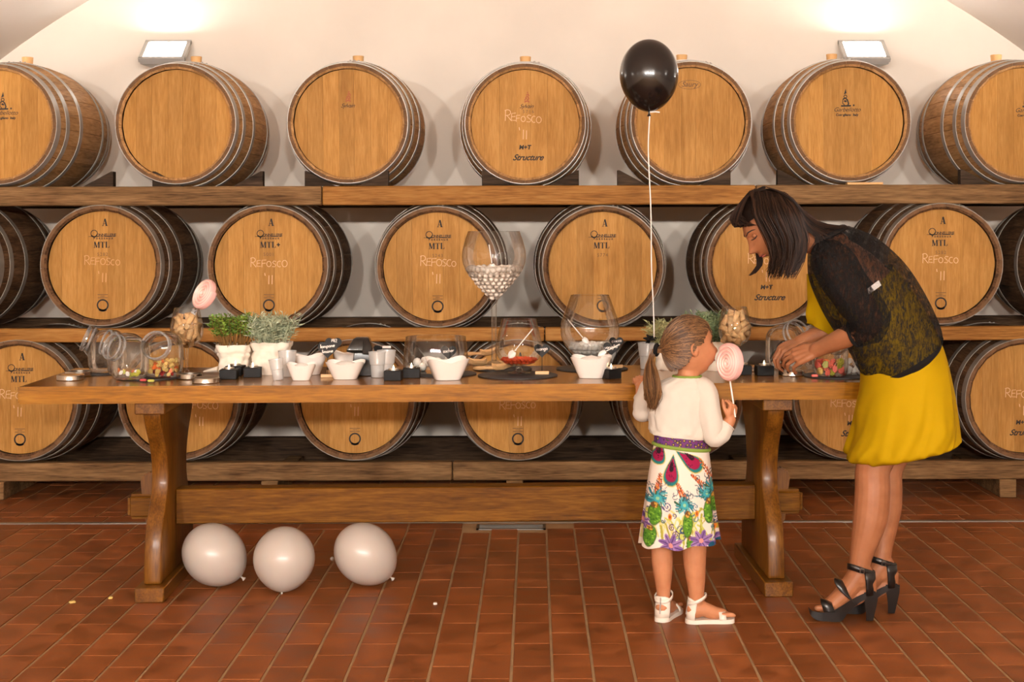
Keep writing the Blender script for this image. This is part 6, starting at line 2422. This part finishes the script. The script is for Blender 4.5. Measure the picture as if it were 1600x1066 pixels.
# skirt: its print is drawn once and dyed into the cloth
def skirt_print(n=533):
    k = n / 1066.0
    Hh, Ww = n, int(826 * k)
    yy, xx = np.mgrid[0:Hh, 0:Ww].astype(float)
    xx /= k
    yy /= k
    img = np.zeros((Hh, Ww, 3))
    img[:] = (240, 222, 206)
    r2 = np.random.RandomState(4)

    def blend(mask, col):
        m = np.clip(mask, 0, 1)[..., None]
        img[:] = img * (1 - m) + np.array(col, float) * m

    def ellipse(cx, cy, rx, ry, ang=0, soft=0.12):
        c_, s_ = cos(ang), sin(ang)
        u = ((xx - cx) * c_ + (yy - cy) * s_) / rx
        v = (-(xx - cx) * s_ + (yy - cy) * c_) / ry
        return np.clip((1 - np.sqrt(u * u + v * v)) / soft, 0, 1)

    def drop(cx, cy, rx, ry, ang=0, soft=0.1):
        c_, s_ = cos(ang), sin(ang)
        u = ((xx - cx) * c_ + (yy - cy) * s_) / rx
        v = (-(xx - cx) * s_ + (yy - cy) * c_) / ry
        w_ = np.clip(0.62 + 0.5 * v, 0.08, 1.0)
        return np.clip((1 - np.sqrt((u / w_) ** 2 + v * v)) / soft, 0, 1)

    def line(pts, w_, col):
        m = np.zeros((Hh, Ww))
        for (x0, y0), (x1, y1) in zip(pts[:-1], pts[1:]):
            L = max(1e-6, (x1 - x0) ** 2 + (y1 - y0) ** 2)
            t = np.clip(((xx - x0) * (x1 - x0) + (yy - y0) * (y1 - y0)) / L, 0, 1)
            d = np.hypot(xx - x0 - t * (x1 - x0), yy - y0 - t * (y1 - y0))
            m = np.maximum(m, np.clip((w_ - d) / 2 + 0.5, 0, 1))
        blend(m, col)

    def curl(cx, cy, r, turns, a0, w_, col, sgn=1):
        pts = [(cx + r * (1 - i / 26) * cos(a0 + sgn * 2 * pi * turns * i / 26), cy + r * (1 - i / 26) * sin(a0 + sgn * 2 * pi * turns * i / 26)) for i in range(25)]
        line(pts, w_, col)
    # pale yellow-green fronds low on the cloth
    for i in range(46):
        x0 = r2.uniform(60, 740)
        y0 = r2.uniform(860, 1000)
        b_ = r2.uniform(-1, 1)
        line([(x0, y0), (x0 + 40 * b_, y0 - 90), (x0 + 110 * b_, y0 - 170), (x0 + 170 * b_, y0 - 190)], r2.uniform(4, 10), [(196, 196, 96), (170, 160, 60), (222, 206, 130)][i % 3])
    for i in range(40):
        curl(r2.uniform(80, 740), r2.uniform(640, 960), r2.uniform(16, 46), r2.uniform(0.7, 1.8), r2.uniform(0, 6), 3.6, [(40, 50, 110), (60, 110, 130), (70, 40, 90), (40, 90, 100)][i % 4], 1 if i % 2 else -1)
    # petals hanging from the waist
    for cx, cy, rx, ry, an in ((230, 235, 68, 90, 0.25), (470, 290, 78, 125, -0.95), (325, 370, 76, 122, 0.12)):
        blend(drop(cx, cy, rx * 1.2, ry * 1.14, an), (214, 176, 60))
        blend(drop(cx, cy, rx * 1.09, ry * 1.08, an), (28, 112, 112))
        blend(drop(cx, cy - 4, rx * 0.84, ry * 0.86, an), (150, 22, 66))
        blend(drop(cx, cy - ry * .3, rx * 0.34, ry * 0.42, an), (36, 18, 26))
        for _ in range(22):
            a, q_ = r2.uniform(0, 6.3), r2.uniform(0.4, 0.8)
            blend(ellipse(cx + rx * .7 * q_ * cos(a), cy + ry * .75 * q_ * sin(a) * .9, 5, 5), (84, 10, 44))
    # flower spikes
    for fx, fy, tx, ty in ((212, 600, 236, 400), (425, 645, 372, 470), (615, 560, 492, 400), (690, 520, 560, 280)):
        for i in range(9):
            t = i / 8
            cx, cy = fx + (tx - fx) * t, fy - 50 + (ty - fy + 50) * t
            for s_ in (-1, 0, 1):
                blend(ellipse(cx + s_ * 22 * (1 - t * .6), cy + 8 * abs(s_), 10 * (1 - t * .45), 16 * (1 - t * .4), s_ * 0.6), [(196, 84, 44), (122, 62, 34), (206, 120, 56)][(i + s_) % 3])
        for i in range(22):
            a = 2 * pi * i / 22 + 0.2
            L = r2.uniform(60, 105)
            line([(fx, fy), (fx + L * .6 * cos(a), fy + L * .5 * sin(a)), (fx + L * cos(a + .2), fy + L * .8 * sin(a + .2))], r2.uniform(4, 9), [(52, 138, 150), (36, 104, 120), (96, 168, 168), (40, 84, 60)][i % 4])
        for i in range(10):
            curl(fx + r2.uniform(-90, 90), fy - r2.uniform(10, 130), r2.uniform(18, 40), 0.8, r2.uniform(0, 6), 2.6, (58, 78, 92), 1 if i % 2 else -1)
        blend(ellipse(fx, fy, 34, 34), (62, 160, 168))
        blend(ellipse(fx, fy, 14, 14), (150, 196, 150))
    # cactus-like leaves
    for cx, cy, rx, ry, an in ((188, 725, 48, 92, 0.12), (450, 800, 40, 105, 0.05), (628, 700, 40, 98, 0.0), (684, 650, 32, 80, -0.3), (150, 905, 46, 88, 0.2), (470, 965, 30, 70, 0.0)):
        blend(ellipse(cx, cy, rx * 1.12, ry * 1.06, an), (40, 62, 24))
        blend(ellipse(cx, cy, rx, ry, an), (84, 132, 34))
        for _ in range(26):
            a, q_ = r2.uniform(0, 6.3), sqrt(r2.uniform(0, 1)) * 0.85
            blend(ellipse(cx + rx * q_ * cos(a), cy + ry * q_ * sin(a), 8, 6), [(130, 176, 56), (50, 94, 26)][_ % 2])
        blend(ellipse(cx, cy - ry * 0.78, rx * .62, ry * .3, an), (112, 70, 34))
        for _ in range(6):
            blend(ellipse(cx + r2.uniform(-.4, .4) * rx, cy - ry * r2.uniform(.6, .95), 8, 8), (206, 154, 62))
    # lilac flowers along the hem
    for cx, cy, R_ in ((310, 965, 112), (562, 935, 108), (92, 800, 74), (700, 965, 80)):
        for i in range(8):
            a = 2 * pi * i / 8 + 0.3
            blend(ellipse(cx + R_ * .5 * cos(a), cy + R_ * .42 * sin(a), R_ * .46, R_ * .2, a), [(128, 92, 150), (156, 118, 168)][i % 2])
            line([(cx, cy), (cx + R_ * .85 * cos(a), cy + R_ * .7 * sin(a))], 3, (72, 44, 96))
        blend(ellipse(cx, cy, 20, 20), (230, 150, 140))
    for cx, cy in ((305, 740), (528, 715), (700, 850)):
        blend(ellipse(cx, cy, 18, 28), (236, 140, 40))
        blend(ellipse(cx, cy, 8, 14), (150, 60, 40))
    for x in (640, 690, 730):
        blend(ellipse(x, 975, 24, 34, 0.4), (30, 78, 104))
    return img, k


PR, PK = skirt_print()
m, nt, bs = nodes('printed_cotton')
at = N(nt, 'ShaderNodeAttribute')
at.attribute_name = 'print'
nt.links.new(at.outputs['Color'], bs.inputs['Base Color'])
bs.inputs['Roughness'].default_value = 0.85
bs.inputs['Specular IOR Level'].default_value = 0.2
M['print'] = m
NS, NRW = 420, 150
rows = [(1064.5, 698, 43, .074, 5.0), (1064, 715, 45.5, .078, 4.5), (1063, 740, 49, .086, 3.5), (1062, 775, 53, .098, 2), (1061.5, 810, 57.5, .11, 0.5), (1061.5, 836, 60.5, .117, -2), (1061.5, 846, 61.5, .119, -4)]
RW = catmull(rows, NRW)
rings, cols = [], []
for i, (x, y, hw_, b_, tl_) in enumerate(RW):
    u = i / (NRW - 1)
    ring = []
    for j in range(NS):
        an = 2 * pi * j / NS
        r_ = 1 + u ** 1.5 * (0.05 * sin(an * 7 + 0.8) + 0.03 * sin(an * 11 + 2)) + 0.012 * u * noise.noise(Vector((cos(an) * 3, sin(an) * 3, u * 3)))
        dip = u ** 6 * 0.004 * sin(an * 7 + 0.8)
        p_ = P(x, y + tl_ * cos(an), GY_) + Vector((hw_ * GY_ / F * r_ * cos(an), b_ * r_ * sin(an), -dip))
        ring.append(p_)
        # the print's own coordinates: height down the cloth, and how far round from its middle
        sx = (1 - 2 * ((an / pi) % 1.0)) if an < pi else (2 * ((an / pi - 1.0)) - 1)
        X = (x + sin(sx * pi / 2) * hw_ - 985) * 5.33
        Yv = (y + tl_ * sin(sx * pi / 2) - 660) * 5.33
        ix = min(max(int(X * PK), 0), PR.shape[1] - 1)
        iy = min(max(int(Yv * PK), 0), PR.shape[0] - 1)
        cols.append(lin(PR[iy, ix] * 0.92))
    rings.append(ring)
sk = gpart(MB().loft(rings, False, False), 'skirt', M['print'], angle=80)
ca = sk.data.color_attributes.new('print', 'FLOAT_COLOR', 'POINT')
ca.data.foreach_set('color', np.array(cols, dtype=np.float32).ravel())
# purple patterned waistband with green ribbon
m, nt, bs = nodes('purple_print')
tc = N(nt, 'ShaderNodeTexCoord')
vo = N(nt, 'ShaderNodeTexVoronoi')
vo.inputs['Scale'].default_value = 75
nt.links.new(tc.outputs['Object'], vo.inputs['Vector'])
cr = N(nt, 'ShaderNodeValToRGB')
cr.color_ramp.interpolation = 'CONSTANT'
for pos, cc in ((0.0, (176, 140, 60)), (0.22, (58, 40, 50)), (0.42, (98, 42, 112)), (0.68, (120, 40, 92)), (0.85, (60, 70, 50))):
    e = cr.color_ramp.elements.new(pos)
    e.color = lin(cc)
nt.links.new(vo.outputs['Distance'], cr.inputs[0])
v2 = N(nt, 'ShaderNodeTexVoronoi')
v2.inputs['Scale'].default_value = 40
nt.links.new(tc.outputs['Object'], v2.inputs['Vector'])
mx = N(nt, 'ShaderNodeMixRGB', blend_type='MULTIPLY')
mx.inputs[0].default_value = 0.25
nt.links.new(cr.outputs[0], mx.inputs[1])
nt.links.new(v2.outputs['Color'], mx.inputs[2])
nt.links.new(mx.outputs[0], bs.inputs['Base Color'])
bs.inputs['Roughness'].default_value = 0.8
M['purple'] = m
rings = []
for x, y, hw_, b_, tl_ in catmull([(1063, 664, 39.5, .069, 5), (1063.5, 682, 41, .071, 5), (1064.5, 699, 43, .0735, 5)], 10):
    rings.append([P(x, y + tl_ * cos(an), GY_) + Vector((hw_ * GY_ / F * cos(an), b_ * sin(an), 0)) for an in np.linspace(0, 2 * pi, 65)[:-1]])
gpart(MB().loft(rings, False, False), 'waistband', M['purple'], angle=80)
rg = [P(1064.5, 697.5 + 5 * cos(an), GY_) + Vector((43.6 * GY_ / F * cos(an), .0755 * sin(an), 0)) for an in np.linspace(0, 2 * pi, 65)]
gpart(MB().tube(rg, 0.0062, 8, False, flat=(Vector((0, 1, 0)), 0.5)), 'ribbon', M['green_trim'])

# white sandals
M['sandal_white'] = simple('white_leather', (226, 212, 196), rough=0.45, coat=0.1)
M['zip'] = simple('metal_zip', (190, 186, 184), rough=0.35, metal=0.8)


def child_sandal(heel, toe):
    t = link('sandal', None, girl)
    t.empty_display_size = 0.03
    d = toe - heel
    d.z = 0
    d.normalize()
    s_ = Vector((-d.y, d.x, 0))
    o = Vector((heel.x, heel.y, 0))
    up = Vector((0, 0, 1))

    def sh(mb, nm, m='sandal_white', solid=0.0, **kw):
        ob = mb.shift(-go).build(nm, M[m], t, **kw)
        if solid:
            md = ob.modifiers.new('thickness', 'SOLIDIFY')
            md.thickness = solid
            md.offset = 0
        return ob
    out = []
    for f, wd in ((-0.034, 0.004), (-0.03, 0.016), (-0.018, 0.025), (0.0, 0.028), (0.03, 0.027), (0.06, 0.029), (0.09, 0.033), (0.118, 0.031), (0.132, 0.02), (0.137, 0.005)):
        out.append((f, wd))
    oc = catmull(out, 26)
    poly = [o + d * f + s_ * w_ for f, w_ in oc] + [o + d * f - s_ * w_ for f, w_ in reversed(oc)]
    sh(MB().loft([[p + up * z for p in poly] for z in (0.0012, 0.004, 0.0135, 0.0155)]), 'sole', angle=40)
    # tall heel piece round the back of the foot
    rings = []
    for z, r_, lean in ((0.014, 0.0285, 0), (0.035, 0.0285, 0.001), (0.055, 0.0285, 0.004), (0.078, 0.0275, 0.007), (0.088, 0.0285, 0.005)):
        rings.append([o + d * (lean - r_ * cos(a) * 1.0) + s_ * (r_ * sin(a) * .96) + up * (z - 0.012 * max(0, abs(a) - .6) * (z > .05)) for a in np.linspace(-1.35, 1.35, 17)])
    sh(MB().loft(rings, False, False, False), 'heel_piece', solid=0.0035)
    rings = []
    for h in (-0.006, 0.006):
        rings.append([o + d * (0.007 + 0.0315 * cos(a)) + s_ * (0.0305 * sin(a)) + up * (0.082 + 0.014 * cos(a) + h) for a in np.linspace(0, 2 * pi, 33)])
    sh(MB().loft(rings, False, False, False), 'ankle_strap', solid=0.003)
    rings = []
    for f in (0.078, 0.102):
        rings.append([o + d * f + s_ * (0.0315 * cos(a)) + up * (0.013 + 0.031 * sin(a) * (1 if f < .09 else .86)) for a in np.linspace(0, pi, 17)])
    sh(MB().loft(rings, False, False, False), 'toe_strap', solid=0.003)
    sh(MB().tube([o - d * (0.0305 - 0.0005 * k) + up * (0.03 + 0.011 * k) + d * (0.0012 * k) for k in range(6)], 0.003, 6, True), 'zip', 'zip')
    return t


child_sandal(R_heel, R_toe)
child_sandal(L_heel, L_toe)

# the lollipop in her hand
lollipop(P(1139.5, 567, 4.925), (-0.85, -0.52, 0.06), 0.07, P(1149, 652, 4.915), 'pink spiral lollipop held to the girl\'s mouth', turns=4.6, rt=0.0088)
